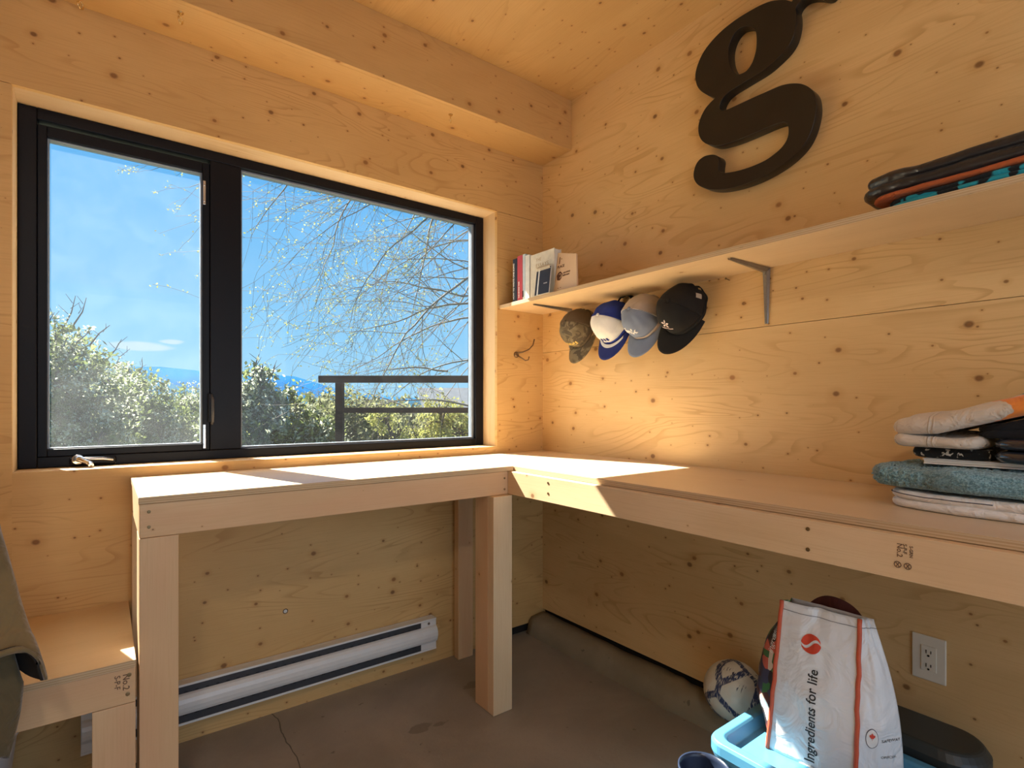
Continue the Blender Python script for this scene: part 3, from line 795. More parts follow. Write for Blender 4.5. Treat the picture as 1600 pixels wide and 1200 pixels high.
# ------------------------------------------------------------------ caps
def cap(label, loc, front_m, back_m, visor_m, roll=0.0, tilt=18.0, yaw=0.0, scale=1.0, button_m=None, strap_m=None, h=0.115, mesh_back=True, vis_len=0.076):
    # local: +Z crown up, +Y visor forward;  world: crown points off the wall (-x), visor hangs down
    base = frame_quat((0, 1, 0), (0, 0, -1))       # local x -> +y world, local y -> -z world, so z -> x cross y = -x
    rot = Quaternion((1, 0, 0), roll) @ Quaternion((0, 0, 1), yaw) @ Quaternion((0, 1, 0), math.radians(tilt)) @ base
    r = thing('baseball_cap', label, 'cap', loc, group='baseball caps hanging on the wall under the shelf', rot=rot)
    r.scale = (scale,) * 3
    A, B = 0.080, 0.095
    NA, NR = 72, 14
    def pt(a, t):
        ph = t * PI / 2
        rr = math.cos(ph) ** 0.72
        z = h * math.sin(ph) ** 0.92
        seam = 1 - 0.018 * (abs(math.cos(3 * (a - PI / 2))) ** 24) * math.cos(ph)
        fwd = math.sin(a)
        nn = noise.noise(Vector((math.cos(a) * 2.2 + loc[1] * 7, fwd * 2.2, t * 3))) * 0.006
        x = (A * rr * seam + nn) * math.cos(a); y = (B * rr * seam + nn) * fwd + 0.010 * math.sin(ph)
        if fwd < 0: z *= 1 - 0.06 * (-fwd)
        return (x, y, z)
    def shell(cond, name, mat):
        mb = MB(); idx = {}
        def vi(i, j):
            i %= NA
            if j == NR: i = 0
            if (i, j) not in idx:
                idx[(i, j)] = len(mb.v); mb.v.append(pt(2 * PI * i / NA, j / NR))
            return idx[(i, j)]
        for i in range(NA):
            am = 2 * PI * (i + .5) / NA
            for j in range(NR):
                if not cond(am, j): continue
                # rear opening above the strap
                x, y, z = pt(am, (j + .5) / NR)
                if y < -0.04 and (x / 0.040) ** 2 + ((z - 0.018) / 0.036) ** 2 < 1 and z > 0.018: continue
                if j == NR - 1: mb.face((vi(i, j), vi(i + 1, j), vi(i, NR)))
                else: mb.face((vi(i, j), vi(i + 1, j), vi(i + 1, j + 1), vi(i, j + 1)))
        return mb.build(name, mat, r, local=True, smooth=True, solid=0.0022)
    isf = lambda a, j: 0.10 < (a % (2 * PI)) < PI - 0.10
    shell(lambda a, j: isf(a, j) and j > 0, 'front_panel', front_m)
    shell(lambda a, j: not isf(a, j) and j > 0, 'back_panel', back_m)
    shell(lambda a, j: j == 0, 'sweatband_edge', strap_m or back_m)
    # visor
    mb = MB(); NU, NV = 28, 8
    for v in range(NV + 1):
        for u in range(NU + 1):
            a = math.radians(10 + 160 * u / NU)
            s_ = v / NV
            k_ = max(0.0, math.sin(PI * u / NU)) ** 0.5
            bx, by = A * math.cos(a) * 1.0, B * math.sin(a)
            x = bx * (1 + 0.05 * s_); y = by + vis_len * k_ * s_ * 1.05
            z = 0.004 - 0.010 * s_ - 3.4 * x * x * (0.35 + 0.65 * s_) + 0.012 * s_
            mb.v.append((x, y, z))
    for v in range(NV):
        for u in range(NU):
            a_ = v * (NU + 1) + u
            mb.face((a_, a_ + 1, a_ + NU + 2, a_ + NU + 1))
    vz = mb.build('visor', visor_m, r, local=True, smooth=True, solid=0.0035)
    mb = MB(); mb.lathe([(0.0075, -0.001), (0.007, 0.003), (0.004, 0.005), (0, 0.0055)], 14, (0, 0.010, h)); mb.build('button', button_m or front_m, r, local=True, smooth=True)
    return r, pt
def on_cap(r, pt, name, shapes, mat, lift=0.0022):
    """flat embroidery: shapes are polygons in (angle, t) space mapped on the crown"""
    mb = MB()
    for poly in shapes:
        n = len(poly); b0 = len(mb.v)
        for (a, t) in poly:
            p0 = Vector(pt(a, t)); nrm = Vector((p0.x, p0.y, p0.z * 0.5)).normalized()
            mb.v.append(tuple(p0 + nrm * lift))
        mb.face(range(b0, b0 + n))
    return mb.build(name, mat, r, local=True, solid=0.0012)
def camo(name, cols, sc=28, rough=0.85):
    m, k, b, o = new_mat(name)
    tc = k.node('ShaderNodeTexCoord').outputs['Object']
    c = C4(cols[0])
    for i, cc in enumerate(cols[1:]):
        n = k.noise(k.mapping(tc, (1, 1, 1), (i * 3.1, i * 1.7, 0)), sc, 2, 0.5, 0.6)
        c = k.mix(k.ss(n, 0.52, 0.55), c, C4(cc))
    k.inp(b, 'Base Color', c); k.inp(b, 'Roughness', rough)
    wv = k.noise(tc, 900, 1)
    bp = k.node('ShaderNodeBump', ins={'Strength': 0.3, 'Distance': 0.001, 'Height': wv}); k.inp(b, 'Normal', bp.outputs[0])
    return m
def cloth(name, col, rough=0.9, var=0.08, sheen=0.0, bump=0.35, bscale=500):
    return plain(name, col, rough, var=var, vscale=12, bump=bump, bscale=bscale, sheen=sheen, spec=0.25)
M['camo'] = camo('camo_cloth', [(0.16, 0.125, 0.07), (0.12, 0.09, 0.05), (0.20, 0.16, 0.095), (0.085, 0.065, 0.04)], 26)
M['brown_mesh'] = cloth('brown_mesh', (0.105, 0.075, 0.045))
M['navy'] = cloth('navy_cloth', (0.022, 0.035, 0.17))
M['navy_mesh'] = cloth('navy_mesh', (0.02, 0.04, 0.24))
M['white_cloth'] = cloth('white_cloth', (0.74, 0.73, 0.70))
M['slate'] = cloth('slate_blue_cloth', (0.20, 0.24, 0.33))
M['grey_mesh'] = cloth('beige_grey_mesh', (0.42, 0.35, 0.29))
M['black_cloth'] = cloth('black_cloth', (0.016, 0.015, 0.014))
M['charcoal_mesh'] = cloth('charcoal_mesh', (0.09, 0.085, 0.08))
M['gold_thread'] = cloth('gold_thread', (0.75, 0.55, 0.16))
M['pink_thread'] = cloth('pale_pink_thread', (0.75, 0.60, 0.55))
M['beige_patch'] = cloth('beige_patch', (0.52, 0.45, 0.36))

CX = -0.047
def strip(a0, a1, t0, t1, n=8): return [(a0 + (a1 - a0) * i / n, t0) for i in range(n + 1)] + [(a1 - (a1 - a0) * i / n, t1) for i in range(n + 1)]
HP = PI / 2
# cap 1: camouflage
r, pt = cap('brown and olive camouflage cap with gold script, leftmost of the hanging caps', (CX, -0.350, 1.540), M['camo'], M['brown_mesh'], M['camo'], roll=math.radians(-2), scale=1.0)
on_cap(r, pt, 'script', [strip(HP + .42 - .14 * i, HP + .33 - .14 * i, .21 + .03 * (i % 2), .28 + .02 * (i % 2), 3) for i in range(6)] + [strip(HP - .38, HP + .42, .18, .20)], M['gold_thread'])
# cap 2: dark cap behind, then blue and white one
cap('charcoal cap hanging behind the blue and white cap', (-.012, -0.590, 1.590), M['charcoal_mesh'], M['black_cloth'], M['black_cloth'], roll=math.radians(4), scale=0.84, h=0.04, tilt=0, vis_len=.03)
r, pt = cap('navy cap with white front panel and white visor stripe, second visible cap from the left', (CX - .020, -0.575, 1.540), M['white_cloth'], M['navy_mesh'], M['navy'], roll=math.radians(4), scale=1.0)
on_cap(r, pt, 'lettering', [strip(HP + .30 - .2 * i, HP + .18 - .2 * i, .14, .24, 2) for i in range(3)], M['navy'])
mb = MB()
N_ = 20
for s_ in (0.10, 0.30):
    for u in range(N_ + 1):
        a = math.radians(35 + 110 * u / N_); k_ = math.sin(PI * (25 + 110 * u / N_) / 160) ** 0.5
        x = 0.080 * math.cos(a) * (1 + 0.05 * s_); y = 0.095 * math.sin(a) + 0.076 * k_ * s_ * 1.05
        z = 0.004 - 0.010 * s_ - 3.4 * x * x * (0.35 + 0.65 * s_) + 0.012 * s_ + 0.0026
        mb.v.append((x, y, z))
for u in range(N_): mb.face((u, u + 1, N_ + 2 + u, N_ + 1 + u))
mb.build('visor_stripe', M['white_cloth'], r, local=True, solid=0.0008)
# cap 3: slate blue and beige
r, pt = cap('slate blue cap with beige mesh back and white ink lettering, left of the black cap', (CX - .004, -0.735, 1.545), M['slate'], M['grey_mesh'], M['slate'], roll=math.radians(5), scale=1.02)
on_cap(r, pt, 'piping', [strip(0.10 if i else PI - 0.13, 0.13 if i else PI - 0.10, .06, .97, 10)[:0] or [(0.085 if i else PI - .115, t / 12) for t in range(1, 12)] + [(0.125 if i else PI - .075, t / 12) for t in range(11, 0, -1)] for i in (0, 1)], M['white_cloth'])
# hand-made "ink" letters
def cap_letters(r, pt, word, a0, t0, hgt, wid, mat):
    G_ = {'i': [[(0, 0), (.3, 0), (.3, .62), (0, .62)], [(0, .75), (.3, .75), (.3, .95), (0, .95)]],
          'n': [[(0, 0), (.26, 0), (.26, .62), (0, .62)], [(.26, .42), (.8, .42), (.8, .62), (.26, .62)], [(.56, 0), (.82, 0), (.82, .42), (.56, .42)]],
          'k': [[(0, 0), (.26, 0), (.26, .98), (0, .98)], [(.26, .26), (.6, .62), (.88, .62), (.45, .2)], [(.36, .34), (.58, 0), (.9, 0), (.52, .42)]]}
    x = 0; shp = []
    for ch_ in word:
        for poly in G_[ch_]: shp.append([(a0 + (x + u) * wid, t0 + v * hgt) for u, v in poly])
        x += {'i': .45, 'n': 1.0, 'k': 1.0}[ch_]
    on_cap(r, pt, 'lettering', shp, mat)
cap_letters(r, pt, 'ink', HP - .40, .30, .20, .34, M['white_cloth'])
# cap 4: black
r, pt = cap('black cap with a small pale flower logo, nearest the steel bracket', (CX - .004, -0.925, 1.548), M['black_cloth'], M['black_cloth'], M['black_cloth'], roll=math.radians(19), scale=1.07)
fl = []
for i in range(5):
    a = i * 2 * PI / 5 + .3
    fl.append([(HP + .05 + .02 * math.cos(a), .44 + .016 * math.sin(a)), (HP + .05 + .17 * math.cos(a - .35), .44 + .085 * math.sin(a - .35)), (HP + .05 + .25 * math.cos(a), .44 + .125 * math.sin(a)), (HP + .05 + .17 * math.cos(a + .35), .44 + .085 * math.sin(a + .35))])
fl.append(strip(HP - .28, HP + .34, .26, .285))
on_cap(r, pt, 'flower_logo', fl, M['pink_thread'])
on_cap(r, pt, 'side_patch', [strip(-0.72, -0.50, .22, .38, 4)], M['beige_patch'])
on_cap(r, pt, 'side_patch', [strip(PI + .50, PI + .72, .22, .38, 4)], M['beige_patch'])

# ------------------------------------------------------------------ folded cloth builder
def folded(name, mat, parent, cx, cy, z0, hx, hy, h, layers=2, seed=0, wob=0.006, rad=0.03, crown=0.0, tilt=(0, 0), fine=0.0, n_around=150, flare=0.004):
    """rounded pile of cloth: half sizes hx,hy, height h, with `layers` bulging folds round its edge"""
    mb = MB()
    per = []
    L = 2 * (hx + hy) * 2
    def rr(s_):       # rounded rectangle perimeter point and normal, s_ in 0..1
        a = s_ * 2 * PI
        n = 5.0
        c, s2 = math.cos(a), math.sin(a)
        x = hx * math.copysign(abs(c) ** (2 / n), c); y = hy * math.copysign(abs(s2) ** (2 / n), s2)
        nx = math.copysign(abs(c) ** (2 - 2 / n), c) / hx; ny = math.copysign(abs(s2) ** (2 - 2 / n), s2) / hy
        l = math.hypot(nx, ny) or 1
        return x, y, nx / l, ny / l
    prof = []
    lh = h / layers
    for i in range(layers):
        PS = 26 if fine else 7
        for j in range(PS):
            t = j / (PS - 1)
            ph = -PI / 2 + PI * t
            if i and j == 0: continue
            prof.append((lh * 0.55 * (math.cos(ph) - 1) - i * flare * 0.5, lh * (i + 0.5 + 0.5 * math.sin(ph)), i))
    NP = len(prof)
    def height_noise(x, y): return noise.noise(Vector((x * 9 + seed, y * 9, seed * 2.1))) * wob + noise.noise(Vector((x * 28 + seed, y * 22, 1.7))) * wob * .35
    rings = []
    for (inset, z, i) in prof:
        base = len(mb.v); rings.append(base)
        for a in range(n_around):
            x, y, nx, ny = rr(a / n_around)
            e = noise.noise(Vector((x * 7 + seed, y * 7 + i * 3.3, i * 5.0 + seed))) * 0.012 + noise.noise(Vector((x * 30, y * 30 + i, i * 9.0 + seed))) * 0.0035
            f = noise.noise(Vector((x * 170, y * 170, z * 170 + seed))) * fine * 1.5
            px, py = x + nx * (inset + e + f), y + ny * (inset + e + f)
            zz = z + height_noise(px, py) * (z / h)
            zz += (z / h) * (crown * max(0, 1 - (px / hx) ** 2) * max(0, 1 - (py / hy) ** 2)) + px * tilt[0] * z / h + py * tilt[1] * z / h
            mb.v.append((cx + px, cy + py, z0 + max(zz, 0)))
    # top cap: rings toward the middle
    K = 60 if fine else 16
    for q in range(1, K + 1):
        base = len(mb.v); rings.append(base)
        s_ = 1 - q / K
        for a in range(n_around):
            x, y, nx, ny = rr(a / n_around)
            ins = prof[-1][0]
            px, py = (x + nx * ins) * s_, (y + ny * ins) * s_
            f = noise.noise(Vector((px * 170, py * 170, seed))) * fine * 1.5
            zz = h + height_noise(px, py) + f + crown * max(0, 1 - (px / hx) ** 2) * max(0, 1 - (py / hy) ** 2) + px * tilt[0] + py * tilt[1]
            mb.v.append((cx + px, cy + py, z0 + zz))
    for a, b in zip(rings, rings[1:]):
        for j in range(n_around):
            mb.face((a + j, a + (j + 1) % n_around, b + (j + 1) % n_around, b + j))
    mb.face([rings[0] + j for j in range(n_around)][::-1])
    return mb.build(name, mat, parent, smooth=True)

def cloth_bump(name, col, col2=None, sc=14, rough=0.85, wr=14, wstr=0.5, sheen=0.1, thr=(0.45, 0.6), spec=0.2):
    """cloth with creases in the bump and optional two-colour print"""
    m, k, b, o = new_mat(name)
    tc = k.node('ShaderNodeTexCoord').outputs['Object']
    c = C4(col)
    if col2 is not None:
        cols = col2 if isinstance(col2, list) else [col2]
        for i, cc in enumerate(cols):
            n = k.noise(k.mapping(tc, (1, 1, 1), (i * 4.1, 2.2 * i, i)), sc, 2, 0.5, 0.3)
            c = k.mix(k.ss(n, thr[0] + .06 * i, thr[1] + .06 * i), c, C4(cc))
    k.inp(b, 'Base Color', c); k.inp(b, 'Roughness', rough); k.inp(b, 'Sheen Weight', sheen); k.inp(b, 'Specular IOR Level', spec)
    w_ = k.noise(tc, wr, 3, 0.55, 1.0)
    bp = k.node('ShaderNodeBump', ins={'Strength': wstr, 'Distance': 0.02, 'Height': w_}); k.inp(b, 'Normal', bp.outputs[0])
    return m
M['shiny_black'] = cloth_bump('glossy_black_fabric', (0.018, 0.016, 0.017), rough=0.32, wr=16, wstr=0.35, spec=0.6)
M['rust'] = cloth_bump('rust_fabric', (0.42, 0.10, 0.03), wr=20)
M['teal_print'] = cloth_bump('teal_and_black_print', (0.012, 0.014, 0.016), [(0.02, 0.30, 0.40)], sc=17, thr=(0.52, 0.55))
# on the shelf
g_ = 'folded clothes at the right end of the shelf'
o = folded('swim_shorts', M['teal_print'], None, -0.172, -1.955, SZ, 0.105, 0.285, 0.026, 2, 3, 0.004)
tag(o, 'teal and black patterned shorts folded at the bottom of the shelf pile', 'shorts', g_)
o = folded('folded_shirt', M['rust'], None, -0.172, -1.940, SZ + .029, 0.104, 0.300, 0.012, 1, 5, 0.003)
tag(o, 'rust orange garment squeezed between teal shorts and the black jacket', 'garment', g_)
o = folded('folded_jacket', M['shiny_black'], None, -0.170, -1.935, SZ + .044, 0.108, 0.325, 0.052, 2, 8, 0.010, crown=0.012)
tag(o, 'glossy black garment folded on top of the shelf pile', 'garment', g_)

# ------------------------------------------------------------------ pile on the workbench
M['quilt'] = cloth_bump('white_cotton', (0.82, 0.78, 0.73), wr=22, wstr=0.6)
M['stitch'] = plain('dark_stitch', (0.10, 0.09, 0.11), 0.8)
T0 = TZ + .0006
PC = (-0.235, -1.955)
qu = folded('folded_blanket', M['quilt'], None, PC[0] - .01, PC[1] - .02, T0, 0.150, 0.265, 0.040, 2, 11, 0.005, n_around=220)
tag(qu, 'white cotton blanket with a dark stitched line, bottom of the pile on the workbench', 'blanket', 'pile of folded things on the workbench')
# stitched line following the front of the blanket
pts = []
me = qu.data
import bisect
ring = [me.vertices[9 * 220 + j].co.copy() for j in range(220)] if len(me.vertices) > 10 * 220 else []
seg = []
for j, p_ in enumerate(ring):
    if (p_.x < PC[0] - .09) or (p_.y > PC[1] + .22): seg.append(p_)
seg.sort(key=lambda p_: (math.atan2(p_.y - PC[1], -(p_.x - PC[0]))))
for i in range(0, len(seg) - 1):
    a = seg[i]; c = seg[i + 1]
    if (a - c).length > .03: continue
    pts.append((a, c))
mbs = MB()
for (a, c) in pts:
    dirn = (Vector((a.x, a.y, 0)) - Vector((PC[0], PC[1], 0))).normalized() * 0.0008
    mbs.tube([a + dirn + Vector((0, 0, .002)), a + dirn + (c - a) * 0.97 + Vector((0, 0, .002))], 0.0011, 5)
st = mbs.build('stitching', M['stitch'], qu); st['kind'] = 'stuff'
# teal towel
m, k, b, o_ = new_mat('teal_terry')
tc = k.node('ShaderNodeTexCoord').outputs['Object']
n1 = k.noise(tc, 240, 3, 0.7); n2 = k.noise(tc, 9, 2, 0.5)
c = k.mix(k.ss(n1, 0.35, 0.7), (0.10, 0.25, 0.31, 1), (0.40, 0.68, 0.76, 1)); c = k.mix(k.ss(n2, 0.52, 0.66, 0, 0.5), c, (0.15, 0.20, 0.17, 1))
k.inp(b, 'Base Color', c); k.inp(b, 'Roughness', 0.95); k.inp(b, 'Sheen Weight', 0.4)
bp = k.node('ShaderNodeBump', ins={'Strength': 1.0, 'Distance': 0.006, 'Height': n1}); k.inp(b, 'Normal', bp.outputs[0])
M['terry'] = m
o = folded('towel', M['terry'], None, PC[0] - .012, PC[1] - .002, T0 + .046, 0.152, 0.290, 0.050, 1, 17, 0.006, fine=0.0055, n_around=420, tilt=(0, 0))
tag(o, 'fluffy teal towel folded in the middle of the workbench pile', 'towel', 'pile of folded things on the workbench')
TT = T0 + .046 + .055
# paper booklet
bk = thing('booklet', 'slim white-edged booklet lying on the teal towel', 'booklet', (PC[0], -1.87, TT + .0025))
bk.rotation_euler = (0, 0, math.radians(4))
MB().box(-0.10, 0.10, -0.17, 0.10, 0.0, 0.004).build('pages', M['paper'], bk, local=True, bevel=.0006)
MB().box(-0.098, 0.10, -0.165, 0.10, 0.0046, 0.0105).build('pages', M['paper'], bk, local=True, bevel=.0006)
MB().box(-0.101, 0.102, -0.172, 0.102, 0.0107, 0.012).build('cover', M['book_white'], bk, local=True)
# black patterned pouch
M['pouch'] = cloth_bump('black_pouch_with_pale_print', (0.012, 0.012, 0.012), [(0.55, 0.52, 0.45)], sc=75, thr=(0.60, 0.62))
o = folded('patterned_pouch', M['pouch'], None, PC[0] + .005, -1.815, TT + .0148, 0.095, 0.080, 0.024, 1, 21, 0.002)
tag(o, 'black pouch with pale leaf print under the beige sweatshirt', 'pouch')
# glossy dark case
cs = thing('sunglasses_case', 'glossy blue-black hard case beside the patterned pouch', 'case', (PC[0] - .060, -2.005, TT + .0148))
M['gloss_blue'] = plain('glossy_blue_black', (0.02, 0.024, 0.035), 0.18, spec=0.8, coat=0.6)
def pill(mb, hx, hy, z0, z1, off=(0, 0), n=40):
    rings = []
    for (s_, z) in ((0.82, z0), (0.94, z0 + (z1 - z0) * .12), (1.0, z0 + (z1 - z0) * .4), (1.0, z0 + (z1 - z0) * .6), (0.94, z0 + (z1 - z0) * .88), (0.80, z1)):
        base = len(mb.v); rings.append(base)
        for j in range(n):
            a = 2 * PI * j / n
            c_, s2 = math.cos(a), math.sin(a)
            mb.v.append((off[0] + s_ * hx * math.copysign(abs(c_) ** .5, c_), off[1] + s_ * hy * math.copysign(abs(s2) ** .5, s2), z))
    for a, b_ in zip(rings, rings[1:]):
        for j in range(n): mb.face((a + j, a + (j + 1) % n, b_ + (j + 1) % n, b_ + j))
    mb.face([rings[0] + j for j in range(n)][::-1]); mb.face([rings[-1] + j for j in range(n)])
    return mb
pill(MB(), 0.070, 0.105, 0.0, 0.027).build('bottom_shell', M['gloss_blue'], cs, local=True, smooth=True)
pill(MB(), 0.070, 0.105, 0.0275, 0.0525).build('lid', M['gloss_blue'], cs, local=True, smooth=True)
M['dark_hem'] = cloth_bump('dark_cloth_with_pale_hem', (0.015, 0.015, 0.018), [(0.30, 0.29, 0.33)], sc=11, thr=(0.55, 0.57))
# dark t-shirt then beige sweatshirt
o = folded('dark_shirt', M['dark_hem'], None, PC[0] + .02, -2.03, TT + .066, 0.118, 0.170, 0.018, 2, 31, 0.002, n_around=160)
for v_ in o.data.vertices: v_.co.z = (TT + .066) + (v_.co.z - TT - .066) * (1 + 0.235 * max(0, -(v_.co.y + 1.84)) / .018)
tag(o, 'dark garment with a pale hem tucked under the beige sweatshirt at the photo edge', 'garment')
m, k, b, o_ = new_mat('beige_sweatshirt')
tc = k.node('ShaderNodeTexCoord').outputs['Object']
def blob(cx, cy, ra, rb):
    mp = k.mapping(tc, (1 / ra, 1 / rb, 0), (-cx / ra, -cy / rb, 0))
    ln = k.node('ShaderNodeVectorMath', operation='LENGTH'); k.inp(ln, 0, mp)
    return k.math('ADD', ln.outputs['Value'], k.math('MULTIPLY', k.math('SUBTRACT', k.noise(tc, 30, 2), 0.5), 0.8))
c = k.mix(k.ss(blob(-0.325, -1.985, 0.045, 0.085), 1.0, 0.95), (0.66, 0.56, 0.45, 1), (0.88, 0.27, 0.04, 1))
c = k.mix(k.ss(blob(-0.235, -1.975, 0.030, 0.10), 1.0, 0.95), c, (0.05, 0.20, 0.13, 1))
k.inp(b, 'Base Color', c); k.inp(b, 'Roughness', 0.9); k.inp(b, 'Sheen Weight', 0.2)
w_ = k.noise(tc, 26, 3, 0.55, 1.2)
sy_ = k.node('ShaderNodeSeparateXYZ'); k.l.new(tc, sy_.inputs[0])
yy_ = k.math('ADD', sy_.outputs[1], k.math('MULTIPLY', k.noise(tc, 8, 2), 0.05))
for y0_ in (-1.692, -1.699, -1.762, -1.771):
    w_ = k.math('ADD', w_, k.ss(k.math('ABSOLUTE', k.math('SUBTRACT', yy_, y0_)), 0.003, 0.0, 0, 0.35))
bp = k.node('ShaderNodeBump', ins={'Strength': 0.55, 'Distance': 0.02, 'Height': w_}); k.inp(b, 'Normal', bp.outputs[0])
M['beige'] = m
mb_o = []
lowf = folded('folded_sweatshirt', M['beige'], None, -0.240, -1.795, TT + .040, 0.112, 0.092, 0.032, 1, 43, 0.010, n_around=200)
sw = folded('upper_flap', M['beige'], None, -0.240, -1.925, TT + .066, 0.116, 0.225, 0.040, 1, 41, 0.013, crown=0.014, n_around=240)
for v_ in sw.data.vertices:
    v_.co.z += 0.24 * max(0, -(v_.co.y + 1.80)) + .06 * max(0, -(v_.co.y + 1.70))
sw['label'] = 'upper flap with the orange and green print'
sw.parent = lowf; sw = lowf
tag(sw, 'beige sweatshirt with an orange and green print on top of the workbench pile', 'sweatshirt', 'pile of folded things on the workbench')
# ------------------------------------------------------------------ storage bins, ball, bucket
M['blue_plastic'] = plain('light_blue_plastic', (0.085, 0.29, 0.47), 0.32, var=0.03, spec=0.5)
M['tote'] = plain('dark_grey_plastic', (0.028, 0.034, 0.034), 0.45, var=0.05)
M['navy_plastic'] = plain('dark_blue_plastic', (0.02, 0.03, 0.06), 0.3)
def rrect(x0, x1, y0, y1, r, n=8):
    pts = []
    for (cx, cy, a0) in ((x1 - r, y1 - r, 0), (x0 + r, y1 - r, PI / 2), (x0 + r, y0 + r, PI), (x1 - r, y0 + r, 3 * PI / 2)):
        for i in range(n + 1):
            a = a0 + i * (PI / 2) / n
            pts.append((cx + r * math.cos(a), cy + r * math.sin(a)))
    return pts
def loft(mb, sections, close_bottom=True, close_top=True):
    rings = []
    for (pts, z) in sections:
        base = len(mb.v); rings.append((base, len(pts)))
        for (x, y) in pts: mb.v.append((x, y, z))
    n = rings[0][1]
    for (a, _), (b_, _) in zip(rings, rings[1:]):
        for j in range(n): mb.face((a + j, a + (j + 1) % n, b_ + (j + 1) % n, b_ + j))
    if close_bottom: mb.face([rings[0][0] + j for j in range(n)][::-1])
    if close_top: mb.face([rings[-1][0] + j for j in range(n)])
    return mb
ZL = 0.33
bx0, bx1, by0, by1 = -0.632, -0.300, -1.93, -1.392
bb = thing('storage_bin', 'light blue plastic storage bin with raised lid rim under the grocery bag', 'storage bin', (-0.46, -1.66, 0))
loft(MB(), [(rrect(bx0 + .05, bx1 - .05, by0 + .05, by1 - .05, .03), 0.001), (rrect(bx0 + .02, bx1 - .02, by0 + .02, by1 - .02, .035), 0.285)]).build('tub', M['blue_plastic'], bb, smooth=False, bevel=.002)
loft(MB(), [(rrect(bx0 + .004, bx1 - .004, by0 + .004, by1 - .004, .045), 0.286), (rrect(bx0, bx1, by0, by1, .045), 0.300), (rrect(bx0, bx1, by0, by1, .045), 0.322), (rrect(bx0 + .005, bx1 - .005, by0 + .005, by1 - .005, .042), 0.330),
     (rrect(bx0 + .026, bx1 - .026, by0 + .026, by1 - .026, .03), 0.330), (rrect(bx0 + .032, bx1 - .032, by0 + .032, by1 - .032, .026), 0.325), (rrect(bx0 + .042, bx1 - .042, by0 + .042, by1 - .042, .02), 0.298)]).build('lid', M['blue_plastic'], bb, bevel=.002)
tt = thing('storage_tote', 'dark grey plastic tote with rounded corners against the right wall', 'storage tote', (-0.15, -1.75, 0))
loft(MB(), [(rrect(-0.265, -0.135, -1.83, -1.54, .06), 0.001), (rrect(-0.280, -0.125, -1.86, -1.51, .07), 0.30), (rrect(-0.280, -0.125, -1.86, -1.51, .07), 0.315)]).build('tub', M['tote'], tt, bevel=.006)
loft(MB(), [(rrect(-0.287, -0.121, -1.87, -1.50, .078), 0.316), (rrect(-0.287, -0.121, -1.87, -1.50, .078), 0.340), (rrect(-0.275, -0.13, -1.855, -1.512, .07), 0.362)]).build('lid', M['tote'], tt, bevel=.006)

wbk = thing('bucket', 'white plastic bucket under the low bench', 'bucket', (-2.20, -0.27, 0))
b = MB(); b.lathe([(0, .002), (.105, .002), (.115, .01), (.150, .315), (.156, .318), (.156, .330), (.148, .332), (.145, .325), (.112, .014), (0, .012)], 40, (0, 0, 0))
b.build('body', plain('bucket_white', (0.72, 0.73, 0.76), .35, var=.02), wbk, local=True, smooth=True)
b = MB(); b.lathe([(0, .30), (.10, .305), (.1405, .300)][::-1], 30); b.build('dark_interior', M['dark_gap'], wbk, local=True)  # near-black disc gives the bucket a dark inside below its rim
pb = P(1100, 1200, 1.30)
dk = thing('small_bucket', 'small dark blue bucket, its rim just showing left of the light blue bin', 'bucket', (pb.x, pb.y, 0))
b = MB(); b.lathe([(0, .002), (.040, .002), (.044, .01), (.056, pb.z - .008), (.060, pb.z - .005), (.060, pb.z + .002), (.056, pb.z + .002), (.054, pb.z - .01), (.042, .012), (0, .010)], 36)
b.build('body', M['navy_plastic'], dk, local=True, smooth=True)
# soccer ball
def ball(c, r):
    o = thing('soccer_ball', 'white soccer ball with dark blue streaked panels on the curb by the right wall', 'ball', c)
    mb = MB()
    bm = bmesh.new(); bmesh.ops.create_icosphere(bm, subdivisions=5, radius=1.0)
    ico = bmesh.new(); bmesh.ops.create_icosphere(ico, subdivisions=1, radius=1.0)
    cent = [v.co.normalized() for v in ico.verts]; hexa = [f.calc_center_median().normalized() for f in ico.faces]
    # truncated icosahedron panels by nearest centre (pentagon centres weighted smaller)
    C_ = [(p_, 0.975) for p_ in cent] + [(p_, 1.0) for p_ in hexa]
    for v in bm.verts:
        n = v.co.normalized()
        ds = sorted([math.acos(max(-1, min(1, n.dot(p_)))) / w_ for p_, w_ in C_])[:2]
        gap = ds[1] - ds[0]
        v.co = n * (r * (1 - 0.022 * math.exp(-(gap / 0.035) ** 2)))
    for v in bm.verts: mb.v.append(tuple(v.co))
    for f in bm.faces: mb.face([v.index for v in f.verts])
    bm.free(); ico.free()
    m, k, b, o_ = new_mat('ball_leather')
    tc = k.node('ShaderNodeTexCoord').outputs['Object']
    v = k.node('ShaderNodeTexVoronoi', feature='DISTANCE_TO_EDGE'); k.inp(v, 'Vector', k.mapping(tc, (1, 1, 1), (.31, .12, .2))); k.inp(v, 'Scale', 7.5)
    band = k.ss(v.outputs['Distance'], 0.085, 0.06)
    st = k.noise(k.mapping(tc, (60, 400, 60), (0, 0, 0), (0.5, 0.3, 0.2)), 1, 2)
    f = k.math('MULTIPLY', band, k.ss(st, 0.36, 0.46))
    c = k.mix(f, (0.72, 0.66, 0.55, 1), (0.035, 0.05, 0.12, 1))
    st2 = k.noise(k.mapping(tc, (35, 240, 35), (4, 0, 0), (0.9, 0.2, 1.2)), 1, 2)
    big = k.noise(tc, 16, 1)
    c = k.mix(k.math('MULTIPLY', k.ss(st2, 0.60, 0.64), k.ss(big, 0.5, 0.6)), c, (0.03, 0.03, 0.05, 1))
    k.inp(b, 'Base Color', c); k.inp(b, 'Roughness', 0.38)
    mb.build('cover', m, o, local=True, smooth=True)
ball((-0.108, -1.160, 0.1835), 0.0995)

